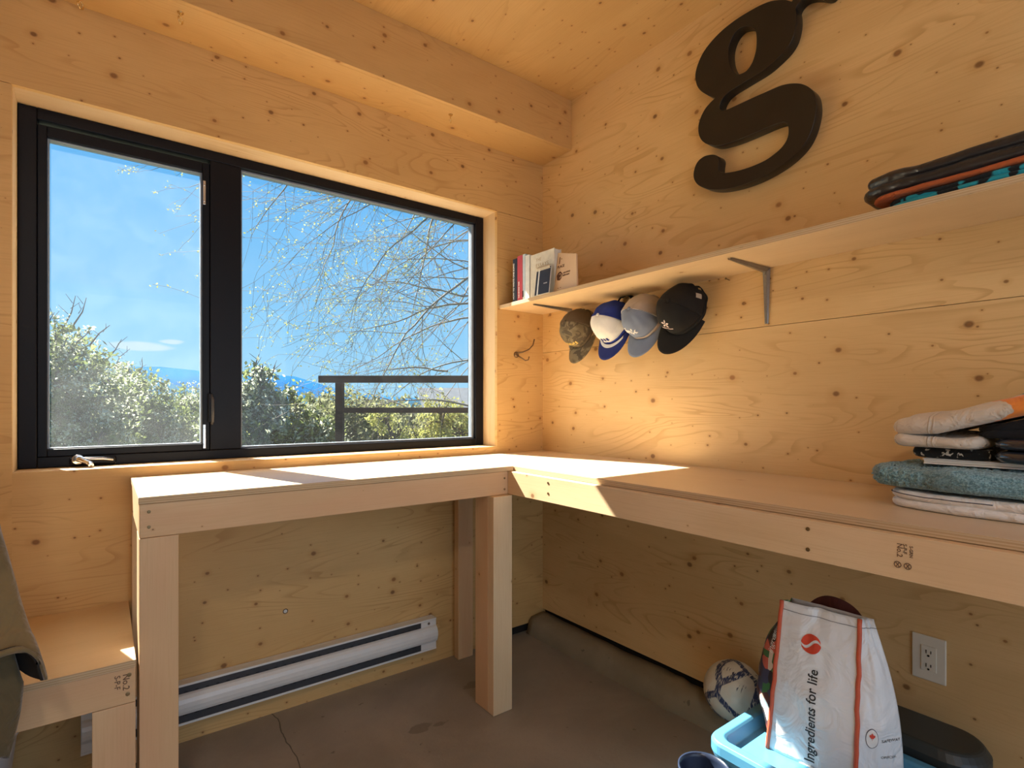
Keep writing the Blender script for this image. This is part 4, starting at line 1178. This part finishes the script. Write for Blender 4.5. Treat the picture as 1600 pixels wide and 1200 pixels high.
# ------------------------------------------------------------------ grocery bag
m, k, b, o_ = new_mat('bag_woven_plastic')
tc = k.node('ShaderNodeTexCoord').outputs['Object']
n = k.noise(tc, 11, 3, 0.55, 1.5)
k.inp(b, 'Base Color', (0.72, 0.73, 0.74, 1)); k.inp(b, 'Roughness', 0.34); k.inp(b, 'Specular IOR Level', 0.5)
bp = k.node('ShaderNodeBump', ins={'Strength': 0.5, 'Distance': 0.02, 'Height': n}); k.inp(b, 'Normal', bp.outputs[0])
M['bag'] = m
m, k, b, o_ = new_mat('bag_food_picture')
tc = k.node('ShaderNodeTexCoord').outputs['Object']
v = k.node('ShaderNodeTexVoronoi'); k.inp(v, 'Vector', tc); k.inp(v, 'Scale', 42)
sp_ = k.node('ShaderNodeSeparateColor'); k.l.new(v.outputs['Color'], sp_.inputs[0])
rp = k.node('ShaderNodeValToRGB'); k.l.new(sp_.outputs[0], rp.inputs[0]); rp.color_ramp.interpolation = 'CONSTANT'
els = rp.color_ramp.elements; els[0].color = (0.03, 0.02, 0.02, 1); els[1].position = .22; els[1].color = (0.10, 0.035, 0.03, 1)
for p_, c_ in ((.40, (0.35, 0.45, 0.48, 1)), (.55, (0.05, 0.16, 0.05, 1)), (.68, (0.55, 0.12, 0.08, 1)), (.80, (0.05, 0.05, 0.09, 1)), (.9, (0.6, 0.5, 0.4, 1))):
    q_ = els.new(p_); q_.color = c_
k.l.new(rp.outputs[0], b.inputs['Base Color']); k.inp(b, 'Roughness', 0.35)
M['bag_picture'] = m
M['orange_trim'] = plain('orange_trim', (0.55, 0.09, 0.035), 0.5)
M['bag_red'] = plain('bag_red', (0.62, 0.06, 0.03), 0.4)
bag = thing('grocery_bag', 'tall white reusable grocery bag with orange piping standing on the blue bin', 'shopping bag', (-0.44, -1.60, 0.2985))
BZ0, BZ1 = 0.299, 0.678
def bag_c(i, t):
    """corner i (0 front-left,1 front-right,2 back-right,3 back-left) at height t 0..1"""
    top = [(-0.469, -1.512), (-0.447, -1.684), (-0.424, -1.704), (-0.432, -1.518)]
    bot = [(-0.500, -1.490), (-0.487, -1.690), (-0.385, -1.752), (-0.365, -1.475)]
    e = t ** 1.0
    x = bot[i][0] * (1 - e) + top[i][0] * e; y = bot[i][1] * (1 - e) + top[i][1] * e
    bul = math.sin(PI * min(1, t * 1.02)) * 0.012
    if i == 3: y += bul * 2.5; x += bul
    if i == 2: y -= bul * 1.2; x += bul * .5
    zt = BZ0 + (BZ1 - BZ0) * t
    return Vector((x, y, zt))
def bag_p(side, u, t, lift=0.0):
    a = bag_c(side, t); c_ = bag_c((side + 1) % 4, t)
    p_ = a.lerp(c_, u)
    d = (c_ - a); nrm = Vector((d.y, -d.x, 0)).normalized()
    cen = (bag_c(0, t) + bag_c(2, t)) / 2
    if nrm.dot(p_ - cen) < 0: nrm = -nrm
    bul = (max(0, math.sin(PI * u)) ** .7 * 0.062 * math.sin(PI * t) * (1 - t) if side == 3 else 0) + math.sin(PI * u) * (0.014 * math.sin(PI * t * 0.95) + (-.010 * max(0, t - .75) * 4 if side in (1, 3) else 0))
    wr = noise.noise(Vector((u * 3 + side * 7, t * 5, side))) * 0.006 * math.sin(PI * u) + noise.noise(Vector((u * 9 + side * 7, t * 6 + u * 5, side + 4))) * 0.0035 * math.sin(PI * u)
    pinch = -0.008 * max(0, t - .8) * 5 * math.exp(-((u - .5) / .12) ** 2) if side == 0 else 0
    return p_ + nrm * (bul + wr + pinch + lift)
def bag_panel(side, name, mat):
    mb = MB(); NU, NV = 26, 44
    for j in range(NV + 1):
        for i in range(NU + 1): mb.v.append(tuple(bag_p(side, i / NU, j / NV)))
    for j in range(NV):
        for i in range(NU):
            a = j * (NU + 1) + i; mb.face((a, a + 1, a + NU + 2, a + NU + 1))
    return mb.build(name, mat, bag, smooth=True, solid=0.0012)
fpn = bag_panel(0, 'side_gusset', M['bag'])
rpn = bag_panel(1, 'printed_panel', M['bag'])
bag_panel(2, 'side_gusset', M['bag'])
pic = bag_panel(3, 'picture_panel', M['bag_picture'])
mb = MB(); mb.v = [tuple(bag_c(i, 0.0)) for i in range(4)]; mb.face([0, 1, 2, 3]); mb.build('base', M['bag'], bag, solid=.002)
for i in range(2):
    pts = [bag_c(i, t / 24) + Vector((-.002 if i in (0, 1) else .002, 0, 0)) + Vector((noise.noise(Vector((t * .5, i, 0))) * .002, noise.noise(Vector((t * .4, i, 3))) * .003, 0)) for t in range(25)]
    mb = MB(); mb.tube(pts, 0.0052, 8); mb.build('piping', M['orange_trim'], bag, smooth=True)
def conform(name, polys, side, mat, parent=None, lift=0.0018):
    """artwork polygons in (u,t) laid on a bag panel"""
    mb = MB()
    for poly in polys:
        b0 = len(mb.v)
        for (u, t) in poly: mb.v.append(tuple(bag_p(side, u, t, lift)))
        mb.face(range(b0, b0 + len(poly)))
    o = mb.build(name, mat, bag if parent is None else parent)
    return o
def bag_text(body, side, u0, t0, size_u, mat, vertical, name='lettering', offset=0.0, lift=0.0016, parent=None, shear=0.0):
    """real text outlines mapped onto the curved panel"""
    c = D.curves.new(name + '_curve', 'FONT'); c.body = body; c.size = 1.0; c.offset = offset; c.resolution_u = 3; c.shear = shear
    t = D.objects.new('tmp', c); COL.objects.link(t)
    dg = bpy.context.evaluated_depsgraph_get(); dg.update()
    me = D.meshes.new_from_object(t.evaluated_get(dg)); D.objects.remove(t)
    bm = bmesh.new(); bm.from_mesh(me); bmesh.ops.triangulate(bm, faces=bm.faces)
    bmesh.ops.subdivide_edges(bm, edges=[e for e in bm.edges if e.calc_length() > .25], cuts=2)
    off = root_loc(parent or bag)
    W = (bag_c(side, .5) - bag_c((side + 1) % 4, .5)).length
    Hh = BZ1 - BZ0
    for v in bm.verts:
        if vertical: u = u0 - v.co.y * size_u / W; tt_ = t0 + v.co.x * size_u / Hh
        else: u = u0 + v.co.x * size_u / W; tt_ = t0 + v.co.y * size_u / Hh
        v.co = bag_p(side, u, min(tt_, 1), lift) - off
    bm.to_mesh(me); bm.free()
    me.materials.clear(); me.materials.append(mat)
    o = D.objects.new(name, me); COL.objects.link(o); o.parent = parent or bag
    return o
# slogan runs up the gusset
bag_text('Ingredients for life', 0, 0.55, 0.030, 0.0305, M['ink'], True, 'slogan', offset=0.012)
# round emblem: two red halves with a white S between
def circ(cu, ct, ru, rt, a0, a1, n=16): return [(cu + ru * math.cos(a0 + (a1 - a0) * i / n), ct + rt * math.sin(a0 + (a1 - a0) * i / n)) for i in range(n + 1)]
cu, ct, ru, rt = 0.44, 0.775, 0.125, 0.060
def scurve(sign):
    out = []
    for i in range(15):
        s_ = -1 + 2 * i / 14
        out.append((cu + ru * s_ * .97, ct + rt * (0.42 * math.sin(s_ * PI * .95)) + sign * rt * 0.20 * (1 - .7 * abs(s_))))
    return out
def lobes():
    out = []; n = 16
    for sg in (1, -1):
        prev = None
        for i in range(n + 1):
            x = -0.985 + 1.97 * i / n
            arc = sg * math.sqrt(max(0, 1 - x * x)); mid = 0.40 * math.sin(x * PI * .95) + sg * 0.20 * (1 - .55 * abs(x))
            if sg * (arc - mid) < 0: mid = arc
            cur = ((cu + ru * x, ct + rt * arc), (cu + ru * x, ct + rt * mid))
            if prev: out.append([prev[0], cur[0], cur[1], prev[1]])
            prev = cur
    return out
conform('emblem', lobes(), 0, M['bag_red'])
# stitched hem line
for sd in (0, 1):
    pts = [bag_p(sd, i / 24, 0.945, 0.0014) for i in range(25)]
    mb = MB(); mb.tube(pts, 0.0006, 5); mb.build('hem_stitch', M['stitch'], bag)
M['medal'] = plain('white_badge', (0.75, 0.73, 0.70), .5)
conform('badge_rim', [circ(0.27, 0.305, 0.122, 0.060, 0, 2 * PI, 24)[:-1]], 1, M['stitch'], lift=.0012)
bd = conform('badge', [circ(0.27, 0.305, 0.11, 0.055, 0, 2 * PI, 24)[:-1]], 1, M['medal'])
leaf = [(0, 1), (.18, .62), (.38, .74), (.33, .30), (.62, .55), (.68, .38), (1, .42), (.84, .12), (.95, .0), (.45, -.35), (.5, -.52), (.06, -.45), (.06, -.9), (-.06, -.9), (-.06, -.45), (-.5, -.52), (-.45, -.35), (-.95, .0), (-.84, .12), (-1, .42), (-.68, .38), (-.62, .55), (-.33, .30), (-.38, .74), (-.18, .62)]
conform('maple_leaf', [[(0.27 + x * 0.058, 0.318 + y * 0.024) for x, y in leaf]], 1, M['bag_red'], lift=0.0026)
bag_text('SAFEWAY', 1, 0.46, 0.285, 0.0098, M['ink'], False, 'lettering')
bag_text('OFFICIAL', 1, 0.46, 0.185, 0.008, M['ink'], False, 'lettering')
bag_text('ingredients', 3, 0.93, 0.62, 0.022, M['white_cloth'], True, 'lettering', shear=.3)
conform('red_block', [[(0.22 + .0 * i, .0), (0.95, .0), (0.95, .055), (0.22, .055)] for i in (0,)], 1, M['bag_red'])
# carry handle folded behind
mb = MB(); pts = []
for i in range(17):
    t = i / 16
    pts.append((-0.408 + .004 * math.sin(t * 9), -1.545 - 0.135 * t, 0.652 + 0.050 * max(0, math.sin(PI * t)) ** .6))
for dx in (-.0015, .0015):
    b0 = len(mb.v)
    for (x, y, z) in pts: mb.v.append((x + dx, y, z)); mb.v.append((x + dx + .004, y, z - .030))
    for i in range(16): mb.face((b0 + 2 * i, b0 + 2 * i + 1, b0 + 2 * i + 3, b0 + 2 * i + 2))
mb.build('handle', plain('maroon_webbing', (0.09, 0.018, 0.012), .8), bag, solid=.001)['label'] = 'dark maroon carry handle'

# ------------------------------------------------------------------ khaki jacket hanging at the far left
M['khaki'] = cloth_bump('khaki_canvas', (0.22, 0.155, 0.07), [(0.13, 0.095, 0.045)], sc=7, thr=(0.45, 0.65), wr=13, wstr=0.9, sheen=0.3)
M['olive'] = cloth_bump('olive_canvas', (0.12, 0.09, 0.045), wr=12, wstr=0.9, sheen=0.3)
M['lining'] = plain('dark_sleeve_inside', (0.02, 0.016, 0.013), .9)
jk = thing('jacket', 'khaki canvas jacket with dark cuff opening hanging at the left edge over the low bench', 'jacket', (-2.2, -0.75, 1.2))
def sleeve(name, keys, mat, depth0, N=44, cut=0.0, shrink=1.0):
    """keys: (photo-ish centre px, py, half width, half depth); open tube of cloth"""
    mb = MB(); rings = []; M_ = 40
    for i in range(M_ + 1):
        t = i / M_ * (len(keys) - 1); j = min(int(t), len(keys) - 2); f = t - j; f = f * f * (3 - 2 * f)
        kx = [keys[j][q] * (1 - f) + keys[j + 1][q] * f for q in range(4)]
        c_ = P(kx[0], kx[1], depth0)
        base = len(mb.v); rings.append(base)
        for a in range(N):
            an = 2 * PI * a / N
            wv = 1 + 0.10 * noise.noise(Vector((math.cos(an) * 1.5, math.sin(an) * 1.5, i * .09 + depth0))) + 0.05 * math.sin(an * 5 + i * .12)
            up_ = cut * max(0, math.sin(an + .35)) ** .5 * (i / M_) ** 4
            mb.v.append(tuple(c_ + RT * (kx[2] * shrink * wv * math.cos(an)) - FW * (kx[3] * shrink * wv * math.sin(an)) + Vector((0, 0, up_ + 0.012 * math.sin(an * 3 + 1) * (i / M_) ** 3))))
    for a, b_ in zip(rings, rings[1:]):
        for j in range(N): mb.face((a + j, a + (j + 1) % N, b_ + (j + 1) % N, b_ + j))
    return mb.build(name, mat, jk, smooth=True, solid=0.004)
SLV = [(-130, 560, .10, .06), (-118, 700, .10, .065), (-92, 830, .105, .07), (-64, 930, .10, .07), (-38, 1000, .092, .07), (-24, 1045, .090, .07), (-18, 1072, .092, .07)]
slv = sleeve('sleeve', SLV, M['khaki'], 1.10, cut=.10)
sleeve('sleeve_inside', SLV, M['lining'], 1.10, cut=.10, shrink=.94)  # near-black inner tube makes the cuff opening dark
sleeve('body', [(-120, 560, .10, .04), (-100, 760, .10, .045), (-85, 900, .10, .05), (-70, 1010, .105, .045), (-58, 1070, .112, .04), (-66, 1130, .110, .04), (-74, 1190, .105, .04)], M['olive'], 1.13)

# ------------------------------------------------------------------ the world outside
M['leaf'] = None
def leaf_mat(name, cols, trans=0.35):
    m = D.materials.new(name); m.use_nodes = True; k = NT(m.node_tree); k.n.clear()
    o = k.node('ShaderNodeOutputMaterial')
    uv = k.node('ShaderNodeUVMap').outputs[0]
    s_ = k.node('ShaderNodeSeparateXYZ'); k.l.new(uv, s_.inputs[0])
    rp = k.node('ShaderNodeValToRGB'); k.l.new(s_.outputs[0], rp.inputs[0]); el = rp.color_ramp.elements
    el[0].color = C4(cols[0]); el[1].color = C4(cols[-1])
    for i, c_ in enumerate(cols[1:-1]): q_ = el.new((i + 1) / (len(cols) - 1)); q_.color = C4(c_)
    d = k.node('ShaderNodeBsdfDiffuse'); k.l.new(rp.outputs[0], d.inputs[0])
    t = k.node('ShaderNodeBsdfTranslucent'); k.l.new(rp.outputs[0], t.inputs[0])
    mx = k.node('ShaderNodeMixShader', ins={0: trans}); k.l.new(d.outputs[0], mx.inputs[1]); k.l.new(t.outputs[0], mx.inputs[2]); k.l.new(mx.outputs[0], o.inputs[0])
    return m
GREEN = [(0.07, 0.09, 0.03), (0.13, 0.16, 0.055), (0.22, 0.25, 0.09)]
BLOOM = [(0.26, 0.28, 0.17), (0.42, 0.43, 0.31), (0.60, 0.60, 0.50)]
M['foliage'] = leaf_mat('spring_leaves', GREEN, .5)
M['foliage_grey'] = leaf_mat('grey_green_leaves', [(0.12, 0.13, 0.065), (0.20, 0.21, 0.11), (0.29, 0.29, 0.18)], .5)
M['blossom'] = leaf_mat('white_blossom', BLOOM, .5)
M['buds'] = leaf_mat('yellow_green_buds', [(0.24, 0.23, 0.08), (0.36, 0.37, 0.10), (0.42, 0.40, 0.18)], .4)
M['bark'] = plain('dark_bark', (0.075, 0.062, 0.055), .9)
M['twig'] = plain('pale_twig_bark', (0.20, 0.165, 0.13), .9)
def leaves(name, centers, size, mat, parent, per=1, jitter=0.0, rng=None):
    mb_v = []; mb_f = []; uvs = []
    for c_ in centers:
        for _ in range(per):
            p_ = Vector(c_) + Vector((rng.gauss(0, jitter), rng.gauss(0, jitter), rng.gauss(0, jitter)))
            s_ = size * rng.uniform(.6, 1.4)
            u = Vector((rng.gauss(0, 1), rng.gauss(0, 1), rng.gauss(0, 1))).normalized(); v = u.orthogonal().normalized()
            v.rotate(Quaternion(u, rng.uniform(0, 2 * PI)))
            b0 = len(mb_v)
            mb_v += [p_ - u * s_, p_ + v * s_ * .55 , p_ + u * s_, p_ - v * s_ * .55]
            mb_f.append((b0, b0 + 1, b0 + 2, b0 + 3)); q = rng.random(); uvs += [q, .5] * 4
    me = D.meshes.new(name); off = root_loc(parent)
    me.from_pydata([tuple(v - off) for v in mb_v], [], mb_f)
    ul = me.uv_layers.new(name='UVMap'); ul.data.foreach_set('uv', uvs)
    me.materials.append(mat); o = D.objects.new(name, me); COL.objects.link(o); o.parent = parent
    return o
def blossom_tree(name, label, blobs, base, group, seed, n=5200, leaf=0.042, bloom=0.6, fol='foliage', sprigs=(), cat='tree'):
    """blobs: (px, py, depth, radius) lobes of the crown"""
    rng = random.Random(seed)
    lobes = [(P(px, py, d), r) for (px, py, d, r) in blobs]
    root = P(*base); gz = -1.6
    t = thing(name, label, cat, (root.x, root.y, gz), group=group)
    mb = MB()
    for (c_, r) in lobes:
        mid = (Vector((root.x, root.y, gz)) * .45 + c_ * .55) + Vector((rng.uniform(-.2, .2), rng.uniform(-.2, .2), 0))
        mb.tube([(root.x, root.y, gz), mid, c_, c_ + Vector((rng.uniform(-.2, .2), 0, r * .5))], [.10, .055, .03, .008], 6)
        for _ in range(9):
            d = Vector((rng.gauss(0, 1), rng.gauss(0, 1), rng.gauss(.4, 1))).normalized()
            mb.tube([c_ * .9 + mid * .1, c_ + d * r * .55, c_ + d * r * 1.0], [.022, .012, .004], 5)
    for (a, c_, q) in sprigs:
        A_, B_ = P(*a), P(*c_)
        mb.tube([A_, A_.lerp(B_, .5) + Vector((rng.uniform(-.05, .05), 0, .03)), B_], [.014, .009, .004], 5)
        for s_ in (.5, .65, .8):
            pp = A_.lerp(B_, s_); mb.tube([pp, pp + Vector((rng.uniform(-.12, .12), 0, rng.uniform(.06, .14)))], [.006, .003], 4)
    mb.build('trunk', M['bark'], t, smooth=True)
    tot = sum(r ** 2 for _, r in lobes)
    cs, bs = [], []
    for (c_, r) in lobes:
        for _ in range(max(3, int(n * r * r / tot / 14))):
            d = Vector((rng.gauss(0, 1), rng.gauss(0, 1), rng.gauss(0, 1))).normalized() * r * (rng.random() ** .4)
            d = d * (1 + .25 * noise.noise(d * 3 + c_))
            fl = rng.random() < bloom
            for _ in range(14):
                (bs if fl and rng.random() < .85 else cs).append(c_ + d + Vector((rng.gauss(0, 1), rng.gauss(0, 1), rng.gauss(0, 1))) * leaf * 1.7)
    leaves('foliage', cs, leaf, M[fol], t, 2, leaf * .6, rng)
    if bs: leaves('blossom', bs, leaf * .6, M['blossom'], t, 3, leaf * .8, rng)
    return t
gt = 'trees and shrubs outside the window'
blossom_tree('blossom_tree', 'white blossoming pear tree at the left side of the casement pane', [(90, 560, 8.0, .62), (125, 620, 8.0, .75), (95, 690, 7.8, .8), (60, 640, 8.2, .7), (40, 560, 8.2, .6), (150, 700, 7.8, .6)], (130, 760, 8.0), gt, 1, n=8500,
             sprigs=[((95, 520, 8), (118, 462, 8), 0), ((110, 515, 8), (135, 465, 8), 0), ((140, 540, 8), (172, 508, 8), 0), ((160, 570, 8), (190, 530, 8), 0), ((75, 520, 8), (85, 488, 8), 0)])
blossom_tree('blossom_tree', 'pale leafy tree in the middle of the casement pane', [(180, 610, 11, .65), (215, 640, 11, .75), (200, 690, 11, .8), (250, 665, 11, .65), (265, 700, 11, .6)], (165, 760, 11), gt, 2, n=7500, bloom=.45,
             sprigs=[((180, 575, 11), (203, 545, 11), 0), ((215, 590, 11), (222, 560, 11), 0)])
blossom_tree('blossom_tree', 'greenish leafy tree beside the mullion in the casement pane', [(300, 640, 13.5, .7), (320, 680, 13.5, .8), (275, 655, 13.5, .6), (345, 640, 13.5, .7)], (300, 760, 13.5), gt, 3, n=5600, bloom=.4)
blossom_tree('blossom_tree', 'white blossoming tree at the lower left of the fixed pane', [(395, 625, 7.0, .32), (395, 670, 7.0, .5), (435, 660, 7.0, .42), (465, 680, 7.1, .42), (425, 705, 6.9, .5), (375, 650, 7.2, .42), (490, 710, 7.1, .38), (408, 585, 7.0, .14)], (430, 780, 7.0), gt, 4, n=9500, bloom=.66,
             sprigs=[((395, 600, 7), (405, 553, 7), 0), ((415, 600, 7), (430, 570, 7), 0)])
blossom_tree('shrub', 'olive green shrubs behind the dark steel post', [(510, 672, 12, .85), (560, 680, 12, .9), (620, 690, 12, .9), (690, 700, 12, .9), (740, 700, 12, .9), (480, 665, 13, .7)], (600, 760, 12), gt, 5, n=9000, bloom=0.0, fol='foliage_grey', cat='shrub', leaf=.05)
blossom_tree('shrub', 'bright green bush behind the railing at the right of the fixed pane', [(690, 650, 9.6, .35), (720, 672, 9.5, .4), (600, 655, 9.6, .28), (655, 690, 9.5, .35)], (690, 760, 9.6), gt, 6, n=2500, bloom=0.0, fol='buds', cat='shrub', leaf=.03)
# distant tree band
blossom_tree('tree_line', 'hazy green tree line below the blue hills', [(px, 662 + 8 * math.sin(px), 34, 1.5) for px in range(20, 820, 55)], (420, 700, 34), gt, 8, n=16000, bloom=0.06, fol='foliage_grey', leaf=.16, cat='trees')

# hills, distance haze put into their blue base colour
M['hill'] = plain('haze_blue_hill', (0.012, 0.085, 0.21), .95, spec=0, var=.15, vscale=.02)
M['hill_near'] = plain('haze_tinted_hill', (0.018, 0.065, 0.11), .95, spec=0, var=.3, vscale=.05)
def hill(label, prof, d, mat, thick=120):
    mb = MB(); b0 = 0
    pts = [P(px, py, d) for px, py in prof]
    n = len(pts)
    for q, (k1, k2) in enumerate(((-thick, 0.0), (-thick * .4, .62), (0, 1.0), (thick * .6, .5), (thick, 0))):
        for i, p_ in enumerate(pts):
            g = p_ + FW * k1
            nz = noise.noise(Vector((i * .7, q * 1.3, d))) * 2.5 if 0 < k2 < 1 else 0
            mb.v.append((g.x, g.y, -8 + (p_.z + 8) * k2 + nz))
    for q in range(4):
        for i in range(n - 1): mb.face((q * n + i, q * n + i + 1, (q + 1) * n + i + 1, (q + 1) * n + i))
    o = mb.build('hill', mat, smooth=True); tag(o, label, 'hill', 'hills on the horizon', None); o['kind'] = 'structure'; return o
hill('far haze-blue mountain ridge on the horizon', [(-300, 600), (-100, 585), (60, 575), (150, 572), (210, 573), (250, 573), (300, 578), (350, 584), (400, 588), (430, 586), (460, 588), (500, 600), (560, 616), (640, 622), (800, 610), (950, 604), (1200, 600)], 900, M['hill'])
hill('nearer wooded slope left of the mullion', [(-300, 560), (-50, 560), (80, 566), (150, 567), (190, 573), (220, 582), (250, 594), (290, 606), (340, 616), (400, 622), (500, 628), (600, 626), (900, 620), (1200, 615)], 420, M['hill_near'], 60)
gd = MB(); gd.v = [(-900, 0.3, -1.65), (900, 0.3, -1.65), (900, 1500, -1.65), (-900, 1500, -1.65)]; gd.face((0, 1, 2, 3))
struct(gd.build('ground', camo('meadow_ground', [(0.10, 0.12, 0.05), (0.15, 0.16, 0.08), (0.08, 0.075, 0.05)], .6)), 'grassy ground outside', 'ground')

# dark steel railing
M['rust_steel'] = plain('dark_brown_steel', (0.018, 0.008, 0.007), .8, spec=.1)
rl = thing('steel_railing', 'dark brown steel railing frame with two rails and a post outside', 'railing', tuple(P(531, 690, 5.6)))
def beam(a, c_, w_, name):
    A_, B_ = Vector(a), Vector(c_)
    mb = MB(); t = (B_ - A_).normalized()
    up = Vector((0, 0, 1)) if abs(t.z) < .5 else RT.copy()
    bi = t.cross(up).normalized()
    for e_, Q in ((A_, 0), (B_, 1)):
        for (su, sb) in ((-1, -1), (1, -1), (1, 1), (-1, 1)): mb.v.append(tuple(Q and e_ + up * su * w_ / 2 + bi * sb * w_ / 2 or e_ + up * su * w_ / 2 + bi * sb * w_ / 2))
    mb.face((0, 1, 2, 3)); mb.face((7, 6, 5, 4))
    for j in range(4): mb.face((j, 4 + j, 4 + (j + 1) % 4, (j + 1) % 4))
    return mb.build(name, M['rust_steel'], rl, bevel=.004)
beam(P(499, 592.5, 5.6), P(960, 592.5, 5.6), .072, 'top_rail')
beam(P(533, 641, 5.6), P(960, 641, 5.6), .056, 'middle_rail')
pz = P(531, 640, 5.6); beam((pz.x, pz.y, -1.65), P(531, 598, 5.6), .075, 'post')
pz = P(930, 640, 5.6); beam((pz.x, pz.y, -1.65), P(930, 598, 5.6), .075, 'post')
# neighbouring house
hs = thing('neighbour_house', 'grey shingled roof of a neighbouring house behind the railing', 'house', tuple(P(720, 690, 20)))
M['shingle'] = plain('grey_shingles', (0.075, 0.085, 0.10), .9, spec=0.1, var=.15, vscale=6)
M['siding'] = plain('pale_siding', (0.12, 0.135, 0.16), .8, spec=0.1)
def slab(pts, depthvec, name, mat):
    mb = MB(); n = len(pts)
    for p_ in pts: mb.v.append(tuple(p_))
    for p_ in pts: mb.v.append(tuple(Vector(p_) + depthvec))
    mb.face(range(n)); mb.face(list(range(n, 2 * n))[::-1])
    for i in range(n): j = (i + 1) % n; mb.face((j, i, n + i, n + j))
    return mb.build(name, mat, hs)
slab([P(668, 655, 20), P(820, 655, 20), P(820, 606, 24), P(652, 606, 24)], Vector((0, 0, -.18)), 'roof', M['shingle'])
lo = [P(676, 656, 20.3), P(820, 656, 20.3)]
slab([(lo[0].x, lo[0].y, -1.6), (lo[1].x, lo[1].y, -1.6), (lo[1].x, lo[1].y, lo[1].z - .05), (lo[0].x, lo[0].y, lo[0].z - .05)], FW * 3.2, 'wall', M['siding'])

# ------------------------------------------------------------------ willow
rng = random.Random(21)
wt = thing('willow_tree', 'sparse willow with drooping budding twigs filling the right of the window view', 'tree', tuple(P(1050, 760, 8.5)))
twigs = MB(); budp = []
def grow(p0, d0, length, r, level, droop):
    n = max(4, int(length / 0.16)); pts = [p0.copy()]; d = d0.copy(); p = p0.copy(); rs = [r]
    for i in range(n):
        d = (d + Vector((rng.gauss(0, .12), rng.gauss(0, .12), rng.gauss(0, .12) - droop)) * .8).normalized()
        p = p + d * (length / n); pts.append(p.copy()); rs.append(max(.0022, r * (1 - .8 * (i + 1) / n)))
        if level > 0 and i >= 1 and rng.random() < (.78 if level == 2 else .70):
            side = d.orthogonal().normalized(); side.rotate(Quaternion(d, rng.uniform(0, 2 * PI)))
            nd = (d * .75 + side * .65 + Vector((0, 0, .08))).normalized()
            grow(p, nd, length * rng.uniform(.32, .55), max(.0025, rs[-1] * .55), level - 1, droop * 1.15 + .01)
        elif level == 0:
            if rng.random() < .6: budp.append(p + Vector((rng.gauss(0, .012),) * 3))
    twigs.tube(pts, rs, 3 if r < .006 else 5, caps=False)
limbs = [((790, 345, 8), (-1, .20), 2.6), ((790, 372, 8.4), (-1, -.05), 2.7), ((790, 410, 8), (-1, -.05), 2.2), ((790, 300, 7.6), (-1, .08), 3.2), ((780, 240, 8), (-1, -.10), 3.6), ((700, 215, 7.5), (-1, -.35), 2.9),
         ((790, 450, 7.8), (-1, -.35), 2.6), ((800, 480, 8.3), (-1, -.25), 2.6), ((790, 400, 7.5), (-1, -.45), 2.9), ((640, 230, 8.4), (-1, -.55), 2.2), ((520, 220, 8), (-1, -.5), 1.9), ((800, 520, 8), (-.8, -.5), 2.2),
         ((790, 560, 8.2), (-1, -.1), 2.2), ((600, 225, 7.6), (-.4, -1), 2.4), ((760, 260, 7.8), (-.5, -1), 2.4), ((700, 300, 8.2), (-.3, -1), 2.3), ((430, 225, 8.2), (-.8, -.6), 1.4), ((790, 330, 8.6), (-1, -.4), 2.8), ((740, 430, 8.6), (-.5, -1), 1.7),
         ((650, 330, 8.6), (-.6, -.8), 1.9), ((330, 245, 8), (-1, -.2), .9), ((790, 470, 7.6), (-1, .1), 2.4), ((700, 580, 8.0), (-.9, .1), 1.3), ((760, 640, 7.8), (-.9, .25), 1.6), ((640, 640, 7.7), (-.6, .4), .9)]
for (a, dd, L) in limbs:
    d0 = (RT * dd[0] + Vector((0, 0, dd[1])) + FW * rng.uniform(-.25, .25)).normalized()
    grow(P(*a), d0, L, rng.uniform(.010, .022), 2, .035)
# main stem off to the right
sb = P(1050, 760, 8.5)
twigs.tube([(sb.x, sb.y, -1.7), P(1020, 560, 8.4), P(960, 420, 8.2), P(850, 300, 8)], [.22, .17, .11, .05], 10)
twigs.build('branches', M['twig'], wt, smooth=True)
leaves('buds', budp, .014, M['buds'], wt, 3, .020, rng)
